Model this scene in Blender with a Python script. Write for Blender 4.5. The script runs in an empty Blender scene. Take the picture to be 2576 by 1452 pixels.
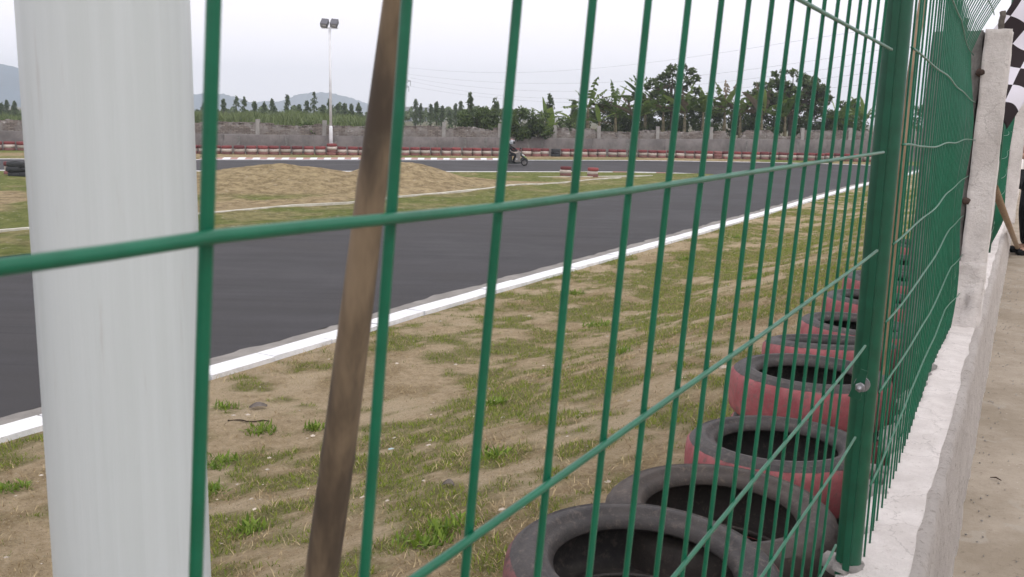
import bpy, bmesh, math, random
import numpy as np
from mathutils import Vector, Matrix

# ------------------------------------------------------------------ camera
H0 = 2.25                       # camera height above the track
FPX = 2400.0                    # focal length for a 2576 px wide picture
PIT, ROL = math.radians(10.25), math.radians(1.3)
sc = bpy.context.scene
C = sc.collection
cp, sp, cr, sr = math.cos(PIT), math.sin(PIT), math.cos(ROL), math.sin(ROL)
RIGHT, UP, FWD = Vector((1, 0, 0)), Vector((0, sp, cp)), Vector((0, cp, -sp))
iu, iv = cr * RIGHT + sr * UP, -sr * RIGHT + cr * UP
cam_d = bpy.data.cameras.new('camera')
cam = bpy.data.objects.new('camera', cam_d); C.objects.link(cam)
m = Matrix((iu, iv, -FWD)).transposed().to_4x4(); m.translation = Vector((0, 0, H0))
cam.matrix_world = m
cam_d.sensor_width = 36; cam_d.lens = 36 * FPX / 2576
cam_d.clip_start = 0.02; cam_d.clip_end = 9000
cam_d.dof.use_dof = True; cam_d.dof.focus_distance = 9.0; cam_d.dof.aperture_fstop = 30
sc.camera = cam

# ------------------------------------------------------------------ world: pale overcast sky
SUN_EL, SUN_AZ = math.radians(55), math.radians(140)
w = bpy.data.worlds.new("World"); sc.world = w; w.use_nodes = True
nt = w.node_tree; nt.nodes.clear()
sky = nt.nodes.new('ShaderNodeTexSky'); sky.sky_type = 'NISHITA'; sky.sun_disc = False
sky.sun_elevation = SUN_EL; sky.sun_rotation = SUN_AZ; sky.dust_density = 5; sky.air_density = 1.5
hs = nt.nodes.new('ShaderNodeHueSaturation'); hs.inputs['Saturation'].default_value = 0.05; hs.inputs['Value'].default_value = 1.0
mx = nt.nodes.new('ShaderNodeMix'); mx.data_type = 'RGBA'; mx.inputs[0].default_value = 0.95
mx.inputs[7].default_value = (10.2, 9.8, 10.45, 1)
bg = nt.nodes.new('ShaderNodeBackground'); bg.inputs[1].default_value = 0.1
ow = nt.nodes.new('ShaderNodeOutputWorld')
nt.links.new(sky.outputs[0], hs.inputs['Color']); nt.links.new(hs.outputs[0], mx.inputs[6])
nt.links.new(mx.outputs[2], bg.inputs[0]); nt.links.new(bg.outputs[0], ow.inputs[0])
sd = bpy.data.lights.new('sun', 'SUN'); sd.energy = 0.7; sd.angle = math.radians(14); sd.color = (1, .96, .9)
so = bpy.data.objects.new('sun', sd); C.objects.link(so)
sdir = Vector((math.sin(SUN_AZ) * math.cos(SUN_EL), math.cos(SUN_AZ) * math.cos(SUN_EL), math.sin(SUN_EL)))
so.rotation_euler = sdir.to_track_quat('Z', 'Y').to_euler()
sc.view_settings.view_transform = 'Standard'; sc.view_settings.look = 'None'
sc.view_settings.exposure = 0.40; sc.view_settings.gamma = 1.0
sc.view_settings.use_curve_mapping = False
sc.render.engine = 'CYCLES'
sc.cycles.max_bounces = 6; sc.cycles.volume_bounces = 3; sc.cycles.transparent_max_bounces = 6
sc.cycles.use_denoising = True
rnd = random.Random(7)
rs = np.random.RandomState(11)

# ------------------------------------------------------------------ helpers
def ray(x, y):
    u, v = (x - 1288) / FPX, -(y - 726) / FPX
    return iu * u + iv * v + FWD
EYE = Vector((0, 0, H0))
def G(x, y, z=0.0):
    d = ray(x, y); return EYE + d * ((z - H0) / d.z)
def PY(x, y, Y):                     # the point of a sight line at forward distance Y
    d = ray(x, y); return EYE + d * (Y / d.y)
AZ = math.radians(28.0)
DH = Vector((math.sin(AZ), math.cos(AZ), 0)); NN = Vector((-math.cos(AZ), math.sin(AZ), 0))
def UA(u, a, z=0.0):                 # along the fence, out from it, height
    return DH * u + NN * a + Vector((0, 0, z))
def hashn(ix, iy, seed):
    h = (ix.astype(np.int64) * 374761393 + iy.astype(np.int64) * 668265263 + seed * 1274126177) & 0xffffffff
    h = ((h ^ (h >> 13)) * 1274126177) & 0xffffffff
    return ((h ^ (h >> 16)) & 0xffff) / 65535.0
def vn(x, y, s, seed=0):
    x = np.asarray(x, float) / s; y = np.asarray(y, float) / s
    ix, iy = np.floor(x), np.floor(y); fx, fy = x - ix, y - iy
    fx, fy = fx * fx * (3 - 2 * fx), fy * fy * (3 - 2 * fy)
    a, b = hashn(ix, iy, seed), hashn(ix + 1, iy, seed); c, d = hashn(ix, iy + 1, seed), hashn(ix + 1, iy + 1, seed)
    return (a * (1 - fx) + b * fx) * (1 - fy) + (c * (1 - fx) + d * fx) * fy
def fbm(x, y, s, seed=0, o=4):
    t = 0; k = .5; n = 0
    for i in range(o):
        t = t + k * vn(x, y, s / 2 ** i, seed + i); n += k; k *= .55
    return t / n
def sstep(a, b, x):
    t = np.clip((np.asarray(x, float) - a) / (b - a), 0, 1); return t * t * (3 - 2 * t)

def tag(o, label=None, cat=None, group=None, kind=None):
    if label: o['label'] = label
    if cat: o['category'] = cat
    if group: o['group'] = group
    if kind: o['kind'] = kind
    return o
def empty(name, loc=(0, 0, 0), label=None, cat=None, group=None, rz=0, kind=None):
    o = bpy.data.objects.new(name, None); C.objects.link(o); o.empty_display_size = .1
    o.location = loc; o.rotation_euler = (0, 0, rz)
    return tag(o, label, cat, group, kind)
def link(name, me, parent=None):
    o = bpy.data.objects.new(name, me); C.objects.link(o)
    if parent: o.parent = parent
    return o
def mesh(name, verts, faces, mat, parent=None, smooth=False, attr=None):
    me = bpy.data.meshes.new(name)
    me.from_pydata([tuple(v) for v in verts], [], faces); me.materials.append(mat)
    if smooth: me.polygons.foreach_set('use_smooth', [True] * len(me.polygons))
    if attr is not None:
        for k, v in attr.items():
            at = me.attributes.new(k, 'FLOAT', 'POINT'); at.data.foreach_set('value', np.asarray(v, np.float32))
    me.update()
    return link(name, me, parent)
def npmesh(name, V, quads, mat, parent=None, attr=None, smooth=False):   # quads: (n,3|4) int array
    me = bpy.data.meshes.new(name); k = quads.shape[1]; n = len(quads)
    me.vertices.add(len(V)); me.vertices.foreach_set('co', np.asarray(V, np.float32).ravel())
    me.loops.add(n * k); me.loops.foreach_set('vertex_index', quads.astype(np.int32).ravel())
    me.polygons.add(n); me.polygons.foreach_set('loop_start', np.arange(n, dtype=np.int32) * k)
    me.materials.append(mat); me.update(calc_edges=True); me.validate()
    if smooth: me.polygons.foreach_set('use_smooth', [True] * n)
    if attr is not None:
        for q, v in attr.items():
            at = me.attributes.new(q, 'FLOAT', 'POINT'); at.data.foreach_set('value', np.asarray(v, np.float32))
    return link(name, me, parent)
class MB:                                # collects shapes into ONE mesh
    def __init__(s): s.v = []; s.f = []
    def box(s, c, d, R=None, taper=1.0):
        c = Vector(c); i = len(s.v)
        for z in (-1, 1):
            k = taper if z > 0 else 1
            for x, y in ((-1, -1), (1, -1), (1, 1), (-1, 1)):
                p = Vector((x * d[0] / 2 * k, y * d[1] / 2 * k, z * d[2] / 2))
                s.v.append(c + (R @ p if R else p))
        for q in ((3, 2, 1, 0), (4, 5, 6, 7), (0, 1, 5, 4), (1, 2, 6, 5), (2, 3, 7, 6), (3, 0, 4, 7)):
            s.f.append([i + k for k in q])
        return s
    def tube(s, pts, r, n=8, caps=True):
        pts = [Vector(p) for p in pts]; L = len(pts); i0 = len(s.v)
        rr = r if isinstance(r, (list, tuple)) else [r] * L
        ref = None
        for k, p in enumerate(pts):
            t = (pts[min(k + 1, L - 1)] - pts[max(k - 1, 0)]).normalized()
            if ref is None:
                ref = t.orthogonal().normalized()
            ref = (ref - t * ref.dot(t)).normalized(); b = t.cross(ref)
            for j in range(n):
                a = 2 * math.pi * j / n
                s.v.append(p + (ref * math.cos(a) + b * math.sin(a)) * rr[k])
        for k in range(L - 1):
            for j in range(n):
                a, b = i0 + k * n + j, i0 + k * n + (j + 1) % n
                s.f.append([a, b, b + n, a + n])
        if caps:
            s.f.append([i0 + j for j in range(n)][::-1]); s.f.append([i0 + (L - 1) * n + j for j in range(n)])
        return s
    def lathe(s, prof, n=24, c=(0, 0, 0), closed=False, R=None, fn=None):
        i0 = len(s.v); c = Vector(c); L = len(prof)
        for j in range(n):
            a = 2 * math.pi * j / n
            for k, (r, z) in enumerate(prof):
                if fn: r = fn(r, z, a, k)
                p = Vector((r * math.cos(a), r * math.sin(a), z)); s.v.append(c + (R @ p if R else p))
        for j in range(n):
            for k in range(L if closed else L - 1):
                a, b = i0 + j * L + k, i0 + j * L + (k + 1) % L
                a2, b2 = i0 + ((j + 1) % n) * L + k, i0 + ((j + 1) % n) * L + (k + 1) % L
                s.f.append([a, a2, b2, b])
        return s
    def build(s, name, mat, parent=None, smooth=False, auto=None):
        o = mesh(name, s.v, s.f, mat, parent, smooth)
        if auto:
            bm = bmesh.new(); bm.from_mesh(o.data); bmesh.ops.recalc_face_normals(bm, faces=bm.faces)
            for e in bm.edges:
                if len(e.link_faces) == 2 and e.calc_face_angle(0) > auto: e.smooth = False
            bm.to_mesh(o.data); bm.free()
        return o
def strip(rows, z=None):                 # rows of points -> verts, quads
    v = [p for r in rows for p in r]; n = len(rows[0]); f = []
    for i in range(len(rows) - 1):
        for j in range(n - 1):
            a = i * n + j; f.append([a, a + 1, a + n + 1, a + n])
    return v, f
def resample(pl, step):
    out = [pl[0].copy()]; 
    for a, b in zip(pl, pl[1:]):
        n = max(1, int(round((b - a).length / step)))
        for k in range(1, n + 1): out.append(a.lerp(b, k / n))
    return out
ORD = ['zeroth', 'first', 'second', 'third', 'fourth', 'fifth', 'sixth', 'seventh', 'eighth', 'ninth', 'tenth', 'eleventh', 'twelfth',
       'thirteenth', 'fourteenth', 'fifteenth', 'sixteenth', 'seventeenth', 'eighteenth', 'nineteenth', 'twentieth', 'twenty-first',
       'twenty-second', 'twenty-third', 'twenty-fourth', 'twenty-fifth', 'twenty-sixth', 'twenty-seventh', 'twenty-eighth',
       'twenty-ninth', 'thirtieth', 'thirty-first', 'thirty-second', 'thirty-third', 'thirty-fourth', 'thirty-fifth', 'thirty-sixth', 'thirty-seventh', 'thirty-eighth', 'thirty-ninth', 'fortieth'] + ['far'] * 40

# ------------------------------------------------------------------ materials
class NT:
    def __init__(s, name, rough=.8, spec=.3):
        s.m = bpy.data.materials.new(name); s.m.use_nodes = True; s.t = s.m.node_tree
        s.b = s.t.nodes['Principled BSDF']; s.b.inputs['Roughness'].default_value = rough
        s.b.inputs['Specular IOR Level'].default_value = spec
        s.co = s.t.nodes.new('ShaderNodeTexCoord').outputs['Object']
    def sock(s, v, inp):
        if hasattr(v, 'is_output') or hasattr(v, 'links'): s.t.links.new(v, inp)
        elif isinstance(v, (tuple, list)) and len(v) == 3 and inp.type == 'RGBA': inp.default_value = (*v, 1)
        else: inp.default_value = v
    def map(s, scale=(1, 1, 1), co=None, rot=(0, 0, 0)):
        n = s.t.nodes.new('ShaderNodeMapping'); n.inputs['Scale'].default_value = scale; n.inputs['Rotation'].default_value = rot
        s.t.links.new(co or s.co, n.inputs[0]); return n.outputs[0]
    def noise(s, scale, detail=6, rough=.6, co=None, dist=0, col=False):
        n = s.t.nodes.new('ShaderNodeTexNoise'); n.inputs['Scale'].default_value = scale; n.inputs['Detail'].default_value = detail
        n.inputs['Roughness'].default_value = rough; n.inputs['Distortion'].default_value = dist
        s.t.links.new(co or s.co, n.inputs['Vector']); return n.outputs['Color' if col else 'Fac']
    def vor(s, scale, co=None, feat='F1', out='Distance'):
        n = s.t.nodes.new('ShaderNodeTexVoronoi'); n.inputs['Scale'].default_value = scale; n.feature = feat
        s.t.links.new(co or s.co, n.inputs['Vector']); return n.outputs[out]
    def ramp(s, v, a=0., b=1., lo=0., hi=1.):
        n = s.t.nodes.new('ShaderNodeMapRange'); s.sock(v, n.inputs[0])
        for i, q in enumerate((a, b, lo, hi)): n.inputs[i + 1].default_value = q
        n.interpolation_type = 'SMOOTHSTEP'; return n.outputs[0]
    def mix(s, f, a, b, mode='MIX'):
        n = s.t.nodes.new('ShaderNodeMix'); n.data_type = 'RGBA'; n.blend_type = mode
        s.sock(f, n.inputs[0]); s.sock(a, n.inputs[6]); s.sock(b, n.inputs[7]); return n.outputs[2]
    def math(s, op, a, b=0.):
        n = s.t.nodes.new('ShaderNodeMath'); n.operation = op; s.sock(a, n.inputs[0]); s.sock(b, n.inputs[1]); return n.outputs[0]
    def attr(s, name):
        n = s.t.nodes.new('ShaderNodeAttribute'); n.attribute_name = name; return n.outputs['Fac']
    def rand(s):
        return s.t.nodes.new('ShaderNodeObjectInfo').outputs['Random']
    def bump(s, h, d=.01, st=1.0):
        n = s.t.nodes.new('ShaderNodeBump'); n.inputs['Distance'].default_value = d; n.inputs['Strength'].default_value = st
        s.sock(h, n.inputs['Height']); s.t.links.new(n.outputs[0], s.b.inputs['Normal']); return s
    def col(s, v): s.sock(v, s.b.inputs['Base Color']); return s
    def rough(s, v): s.sock(v, s.b.inputs['Roughness']); return s
    def sep(s, i):
        n = s.t.nodes.new('ShaderNodeSeparateXYZ'); s.t.links.new(s.co, n.inputs[0]); return n.outputs[i]

def M_simple(name, c, rough=.8, spec=.3, var=.12, sc_=20, bump=0):
    n = NT(name, rough, spec)
    f = n.noise(sc_, 5, .65)
    lo = tuple(x * (1 - var * 1.6) for x in c); hi = tuple(min(1, x * (1 + var)) for x in c)
    n.col(n.mix(n.ramp(f, .3, .7), lo, hi))
    if bump: n.bump(f, bump)
    return n.m
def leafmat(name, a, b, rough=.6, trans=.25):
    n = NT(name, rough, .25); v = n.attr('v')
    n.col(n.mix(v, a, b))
    # thin leaves let some light through
    t = n.t.nodes.new('ShaderNodeBsdfTranslucent'); n.t.links.new(n.b.inputs['Base Color'].links[0].from_socket, t.inputs[0])
    ms = n.t.nodes.new('ShaderNodeMixShader'); ms.inputs[0].default_value = trans
    out = n.t.nodes['Material Output']
    n.t.links.new(n.b.outputs[0], ms.inputs[1]); n.t.links.new(t.outputs[0], ms.inputs[2]); n.t.links.new(ms.outputs[0], out.inputs[0])
    return n.m

# verge: sand, thatch and green, the mask shared with the grass blades
n = NT('verge_soil', .95, .1)
f1 = n.noise(1.3, 8, .7); f2 = n.noise(14, 8, .75); f3 = n.noise(90, 4, .7); gm = n.attr('green'); sm = n.attr('sand')
base = n.mix(n.ramp(f2, .3, .72), (.44, .335, .20), (.68, .545, .36)); tm = n.attr('thatch'); base = n.mix(n.math('MULTIPLY', tm, .85), base, n.mix(n.ramp(n.noise(30, 7, .8), .35, .65), (.23, .165, .085), (.50, .39, .225)))
sand = n.mix(n.ramp(f3, .3, .7), (.52, .41, .26), (.72, .59, .40))
base = n.mix(sm, base, sand)
grn = n.mix(n.ramp(f2, .35, .7), (.105, .125, .028), (.25, .25, .065))
base = n.mix(n.math('MULTIPLY', gm, .75), base, grn)
base = n.mix(n.ramp(n.noise(120, 3, .8), .50, .66, 0, .35), base, (.18, .13, .08))
base = n.mix(n.ramp(n.noise(38, 5, .85), .56, .64, 0, .6), base, (.15, .11, .065))
base = n.mix(n.ramp(n.noise(70, 4, .85), .57, .64, 0, .8), base, (.66, .57, .43))
n.col(base).bump(n.math('ADD', n.math('MULTIPLY', f2, 1.0), n.math('MULTIPLY', f3, .6)), .07)
M_VERGE = n.m
# infield soil
n = NT('infield_soil', .95, .1)
f1 = n.noise(.5, 6, .7); f2 = n.noise(3.5, 8, .8); gm = n.attr('green')
base = n.mix(n.ramp(f2, .36, .64), (.20, .150, .080), (.46, .365, .210))
grn = n.mix(n.ramp(f2, .35, .7), (.10, .125, .028), (.22, .235, .070))
base = n.mix(gm, base, grn)
base = n.mix(n.ramp(n.noise(9, 3, .7), .62, .70), base, (.46, .40, .31))
n.col(base).bump(f2, .12); M_INFIELD = n.m
n = NT('field_soil', .95, .1); f2 = n.noise(.4, 8, .75)
n.col(n.mix(n.ramp(f2, .35, .65), (.05, .07, .025), (.16, .13, .08))); M_FIELD = n.m
# asphalt
n = NT('asphalt', .8, .25)
lane = n.noise(1.2, 5, .6, n.map((.22, 2.2, 1), rot=(0, 0, AZ - math.pi / 2)))
f3 = n.noise(160, 3, .8); f1 = n.noise(.35, 4, .6)
c = n.mix(n.ramp(lane, .3, .7), (.019, .0185, .0205), (.038, .0365, .040))
c = n.mix(n.ramp(f3, .35, .75), c, (.068, .066, .068)); c = n.mix(n.ramp(f1, .45, .7, 0, .55), c, (.062, .059, .058)); c = n.mix(n.ramp(n.noise(.9, 6, .75, n.map((.12, 3.5, 1), rot=(0, 0, AZ - math.pi / 2))), .52, .72, 0, .5), c, (.018, .018, .02))
n.col(c).bump(f3, .006).rough(n.ramp(f1, .3, .7, .68, .85)); M_ASPH = n.m
# concretes and plaster
def concrete(name, lo, hi, s=3, stain=(.1, .09, .075), bumpd=.01, st=.5):
    n = NT(name, .9, .2); a = n.noise(s, 8, .7); b = n.noise(s * 9, 6, .75)
    c = n.mix(n.ramp(a, .3, .7), lo, hi); c = n.mix(n.ramp(b, .6, .78, 0, st), c, stain)
    n.col(c).bump(n.math('ADD', a, b), bumpd); return n.m
M_GUTTER = concrete('gutter_concrete', (.20, .19, .175), (.30, .285, .26), 2)
n = NT('pavement_concrete', .9, .2); a = n.noise(2.2, 8, .7); b = n.noise(38, 7, .75)
c = n.mix(n.ramp(a, .32, .7), (.29, .245, .185), (.42, .365, .295)); c = n.mix(n.ramp(b, .575, .68, 0, .6), c, (.13, .10, .075))
c = n.mix(n.ramp(n.vor(15), .07, .02), c, (.55, .5, .43)); c = n.mix(n.ramp(n.noise(5, 4, .5, dist=1), .6, .68, 0, .5), c, (.40, .365, .31))
n.col(c).bump(n.math('ADD', a, b), .004); M_PAVE = n.m
n = NT('white_kerb_paint', .7, .3); a = n.noise(6, 8, .75); b = n.noise(40, 5, .8)
c = n.mix(n.ramp(a, .3, .65), (.66, .67, .68), (.84, .85, .86)); c = n.mix(n.ramp(b, .57, .70, 0, .7), c, (.40, .385, .35)); c = n.mix(n.ramp(n.noise(2.2, 6, .75), .56, .68, 0, .45), c, (.46, .43, .37))
n.col(c).bump(b, .004); M_WKERB = n.m
n = NT('red_kerb_paint', .7, .3); b = n.noise(20, 5, .8)
n.col(n.mix(n.ramp(b, .4, .7), (.38, .21, .185), (.50, .36, .32))); M_RKERB = n.m
n = NT('whitewash', .88, .2); a = n.noise(7, 9, .72); b = n.noise(60, 6, .8); v = n.noise(2.5, 5, .6)
c = n.mix(n.ramp(a, .3, .7), (.68, .63, .59), (.86, .81, .77))
ck_ = n.vor(4.5, n.map((1, 1, 1), co=n.mix(.12, n.co, n.noise(6, 5, .7, col=True))), 'DISTANCE_TO_EDGE'); c = n.mix(n.ramp(v, .52, .74, 0, .40), c, (.46, .41, .38)); c = n.mix(n.ramp(ck_, .010, .002, 0, .28), c, (.22, .19, .17)); c = n.mix(n.ramp(b, .59, .68, 0, .6), c, (.30, .245, .20))
n.col(c).bump(n.math('ADD', n.math('MULTIPLY', a, .8), b), .012); M_WASH = n.m
n = NT('whitewash_rough', .92, .15); a = n.noise(5, 9, .75); b = n.noise(70, 6, .85, n.map((1, 1, .5)))
cr_ = n.vor(13, n.map((1, 1, .6), co=n.noise(3, 4, .6, col=True)), 'DISTANCE_TO_EDGE')
c = n.mix(n.ramp(a, .3, .7), (.70, .64, .585), (.86, .80, .74)); c = n.mix(n.ramp(b, .55, .64, 0, .65), c, (.30, .235, .18)); c = n.mix(n.ramp(n.noise(22, 6, .8), .56, .70, 0, .6), c, (.36, .29, .22))
n.col(c).bump(n.math('ADD', a, n.math('MULTIPLY', b, 1.6)), .02); M_WASH2 = n.m
M_GREYC = concrete('bare_column_concrete', (.14, .135, .125), (.27, .26, .245), 9, (.07, .06, .05), .012, .6)
M_MORTAR = concrete('mortar', (.34, .32, .3), (.56, .53, .5), 18, (.18, .15, .13), .02, .6)
# far wall: stained render below, bricks above
n = NT('stained_render', .95, .15); a = n.noise(1.2, 7, .7); b = n.noise(3.2, 7, .75, n.map((1, 1, .18))); c3 = n.noise(9, 5, .8)
c = n.mix(n.ramp(a, .3, .7), (.135, .125, .12), (.23, .21, .20)); c = n.mix(n.ramp(b, .55, .72, 0, .75), c, (.06, .055, .05))
c = n.mix(n.ramp(c3, .66, .76, 0, .6), c, (.36, .34, .33)); n.col(c).bump(c3, .02); M_RENDER = n.m
n = NT('old_brick', .95, .15); br = n.t.nodes.new('ShaderNodeTexBrick'); br.inputs['Scale'].default_value = 1
n.t.links.new(n.map((1, 1, 1), rot=(math.pi / 2, 0, 0)), br.inputs['Vector'])
br.inputs['Brick Width'].default_value = .26; br.inputs['Row Height'].default_value = .078; br.inputs['Mortar Size'].default_value = .012
br.inputs['Color1'].default_value = (.16, .135, .12, 1); br.inputs['Color2'].default_value = (.26, .225, .195, 1); br.inputs['Mortar'].default_value = (.09, .08, .07, 1)
a = n.noise(1.6, 6, .7); b = n.noise(5, 6, .8)
c = n.mix(n.ramp(a, .48, .56), br.outputs['Color'], n.mix(n.ramp(b, .3, .7), (.17, .155, .14), (.27, .25, .235)))
c = n.mix(n.ramp(n.noise(2.4, 5, .7, n.map((.6, 1, 1.6))), .63, .70, 0, .8), c, (.45, .43, .41)); c = n.mix(n.ramp(b, .58, .75, 0, .6), c, (.075, .065, .055))
n.col(c).bump(b, .03); M_OLDB = n.m
M_POSTC = concrete('pale_post_concrete', (.26, .25, .235), (.37, .36, .34), 3)
# paints
def wirepaint(name, c, hi, rough):
    n = NT(name, rough, .5); a = n.noise(35, 5, .6); n.col(n.mix(n.ramp(a, .3, .7), c, hi)); n.bump(a, .0006); n.col(n.mix(n.ramp(n.noise(120, 4, .8), .70, .78, 0, .5), n.b.inputs['Base Color'].links[0].from_socket, (.10, .12, .08)))
    n.b.inputs['Coat Weight'].default_value = .12; n.b.inputs['Specular IOR Level'].default_value = .35; n.b.inputs['Coat Roughness'].default_value = .35
    return n.m
M_GREEN = wirepaint('green_wire_coating', (.002, .098, .048), (.004, .130, .066), .36)
M_GREENP = wirepaint('green_post_paint', (.002, .058, .028), (.003, .076, .038), .42)
n = NT('white_pole_paint', .4, .45); a = n.noise(5, 6, .6, n.map((14, 14, .35))); b = n.noise(16, 6, .7, n.map((6, 6, .5)))
c = n.mix(n.ramp(a, .35, .65), (.52, .56, .555), (.55, .59, .59)); c = n.mix(n.ramp(b, .58, .8, 0, .35), c, (.40, .385, .365)); n.col(c).bump(a, .0008); M_WPOLE = n.m
M_METALW = M_simple('white_mast_paint', (.80, .81, .84), .5, .4, .08, 3)
M_LAMP = M_simple('lamp_housing', (.13, .13, .15), .5, .4); 
n = NT('lamp_glass', .12, .6); n.col((.34, .34, .38)); M_LGLASS = n.m
M_LREF = M_simple('lamp_tube', (.6, .6, .62), .3, .5)
n = NT('bamboo', .6, .3); a = n.noise(5, 5, .6, n.map((4.5, 4.5, 1.1))); b = n.noise(30, 5, .7)
c = n.mix(n.ramp(a, .38, .60), (.065, .048, .034), (.225, .165, .105)); c = n.mix(n.ramp(b, .55, .75, 0, .4), c, (.12, .10, .07)); n.col(c).bump(a, .002); M_BAMBOO = n.m
n = NT('bamboo_lath', .6, .3); a = n.noise(4, 6, .7, n.map((12, 12, .8))); n.col(n.mix(n.ramp(a, .3, .7), (.19, .125, .075), (.32, .22, .135))); M_LATH = n.m
M_OLDWOOD = M_simple('grey_wood', (.16, .14, .12), .9, .2, .3, 12, .004)
M_STEEL = M_simple('bolt_steel', (.27, .27, .28), .4, .5, .2, 60); M_STEEL.node_tree.nodes['Principled BSDF'].inputs['Metallic'].default_value = .7
M_RUST = M_simple('rusty_iron', (.07, .045, .035), .8, .3, .3, 60)
# tyres
def tyre_mat(name, c, hi, rough=.75, wear=(.055, .05, .048), amt=.75, lo=.50):
    n = NT(name, rough, .35); a = n.noise(7, 7, .75); b = n.noise(45, 6, .8)
    n.t.nodes[-1]
    col = n.mix(n.ramp(a, .3, .7), c, hi); col = n.mix(n.ramp(b, lo, lo + .16, 0, amt), col, wear)
    n.col(col).bump(b, .003); return n.m
M_RUB = tyre_mat('black_rubber', (.026, .024, .025), (.055, .049, .046), .58, (.14, .115, .095), .55, .50)
M_RUBD = tyre_mat('dusty_rubber', (.036, .031, .029), (.075, .062, .053), .68, (.15, .12, .095), .65, .53)
M_TRED = tyre_mat('worn_red_paint', (.26, .060, .068), (.38, .125, .13), .62, (.17, .11, .10), .8, .49)
M_TOLD = tyre_mat('old_red_paint', (.16, .06, .06), (.24, .10, .10), .7, (.07, .055, .05), .8, .45)
M_TIN = tyre_mat('tyre_inner_rubber', (.016, .015, .015), (.026, .024, .024), .8)
def far_paint(name, c, hi, wear):
    n = NT(name, .75, .3); r = n.rand(); a = n.noise(7, 5, .7)
    col = n.mix(r, c, hi); col = n.mix(n.ramp(a, .5, .7, 0, .5), col, wear); n.col(col); return n.m
M_FRED = far_paint('far_red_paint', (.12, .030, .034), (.27, .065, .065), (.08, .04, .04))
M_FRED2 = far_paint('far_faded_red_paint', (.17, .080, .072), (.26, .115, .105), (.13, .08, .07))
M_FWHT = far_paint('far_white_paint', (.36, .32, .28), (.56, .50, .45), (.28, .22, .18))
M_FBLK = far_paint('far_black_rubber', (.022, .024, .027), (.04, .042, .045), (.06, .06, .06))
# foliage
M_DRY = leafmat('dry_grass', (.28, .205, .11), (.64, .52, .31), .9, .15)
M_GRS = leafmat('green_grass', (.10, .155, .018), (.34, .40, .065), .6, .3)
M_WEED = leafmat('weed_leaf', (.09, .165, .02), (.27, .37, .055), .5, .3)
M_REED = leafmat('reed_leaf', (.06, .095, .03), (.22, .27, .12), .7, .25)
M_CON = leafmat('conifer_foliage', (.045, .075, .034), (.14, .19, .09), .8, .1)
M_BELT = leafmat('tree_belt', (.05, .08, .04), (.17, .22, .11), .8, .1)
M_BUSH = leafmat('shrub_foliage', (.022, .045, .012), (.135, .19, .06), .6, .2)
M_TREE = leafmat('broad_tree_foliage', (.022, .042, .012), (.13, .18, .06), .55, .2)
M_BAN = leafmat('banana_leaf', (.045, .09, .018), (.22, .31, .08), .45, .3)
M_BANL = leafmat('young_banana_leaf', (.14, .22, .045), (.26, .34, .09), .45, .4)
M_BAND = leafmat('withered_banana_leaf', (.10, .08, .055), (.22, .18, .13), .8, .2)
M_BARK = M_simple('bark', (.085, .07, .055), .95, .1, .3, 8)
M_BSTEM = M_simple('banana_stem', (.16, .14, .085), .8, .2, .35, 5)
n = NT('haze_tinted_forest', 1, 0); a = n.noise(.03, 6, .8); n.col(n.mix(n.ramp(a, .35, .65), (.02, .055, .09), (.04, .09, .14))); M_HILL = n.m  # blue of the distance haze mixed into the forest colour

# ------------------------------------------------------------------ ground, track, kerbs
kerb_px = [(0, 1118), (90, 1092), (520, 962), (830, 868), (1250, 738), (1650, 625), (2170, 470), (2268, 447)]
K = [G(x, y) for x, y in kerb_px]
d0 = (K[2] - K[0]).normalized(); d1 = (K[-1] - K[-3]).normalized()
K = [K[0] - d0 * 14] + K + [K[-1] + d1 * 40]
K = resample(K, .8)
for _ in range(6):
    K = [K[0]] + [(K[i - 1] + K[i] * 2 + K[i + 1]) / 4 for i in range(1, len(K) - 1)] + [K[-1]]
def side(pl, off):
    out = []
    for i, p in enumerate(pl):
        t = (pl[min(i + 1, len(pl) - 1)] - pl[max(i - 1, 0)]).normalized(); out.append(p + Vector((-t.y, t.x, 0)) * off)
    return out
def kslab(pl, off0, off1, z0, z1, name, mat, parent, gap=.013, seg=1):   # kerb stones, one object each
    a, b = side(pl, off0), side(pl, off1); objs = []
    for i in range(0, len(pl) - seg, seg):
        t = (pl[i + seg] - pl[i]).normalized() * gap
        jz = rnd.uniform(-.004, .006)
        q = [a[i] + t, a[i + seg] - t, b[i + seg] - t, b[i] + t]
        v = [(p.x, p.y, z0) for p in q] + [(p.x + rnd.uniform(-.012, .012), p.y + rnd.uniform(-.012, .012), z1 + jz) for p in q]
        mesh(name, v, [(3, 2, 1, 0), (4, 5, 6, 7), (0, 1, 5, 4), (1, 2, 6, 5), (2, 3, 7, 6), (3, 0, 4, 7)], mat, parent)
ground = npmesh('ground', np.array([(-3000, -400, -.12), (3000, -400, -.12), (3000, 3800, -.12), (-3000, 3800, -.12)]), np.array([[0, 1, 2, 3]]), M_FIELD)
tag(ground, kind='structure')

# outer far edge of the track
far_px = [(-500, 399), (0, 400), (560, 402), (900, 402), (1250, 402.5), (1600, 403.5), (1900, 408), (2080, 412), (2200, 416)]
FE = [G(x, y) for x, y in far_px]
FE = [FE[0] + Vector((-60, -3, 0))] + FE + [FE[-1] + Vector((18, 3, 0)), FE[-1] + Vector((60, 16, 0))]
FE = resample(FE, 1.0)
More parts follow.
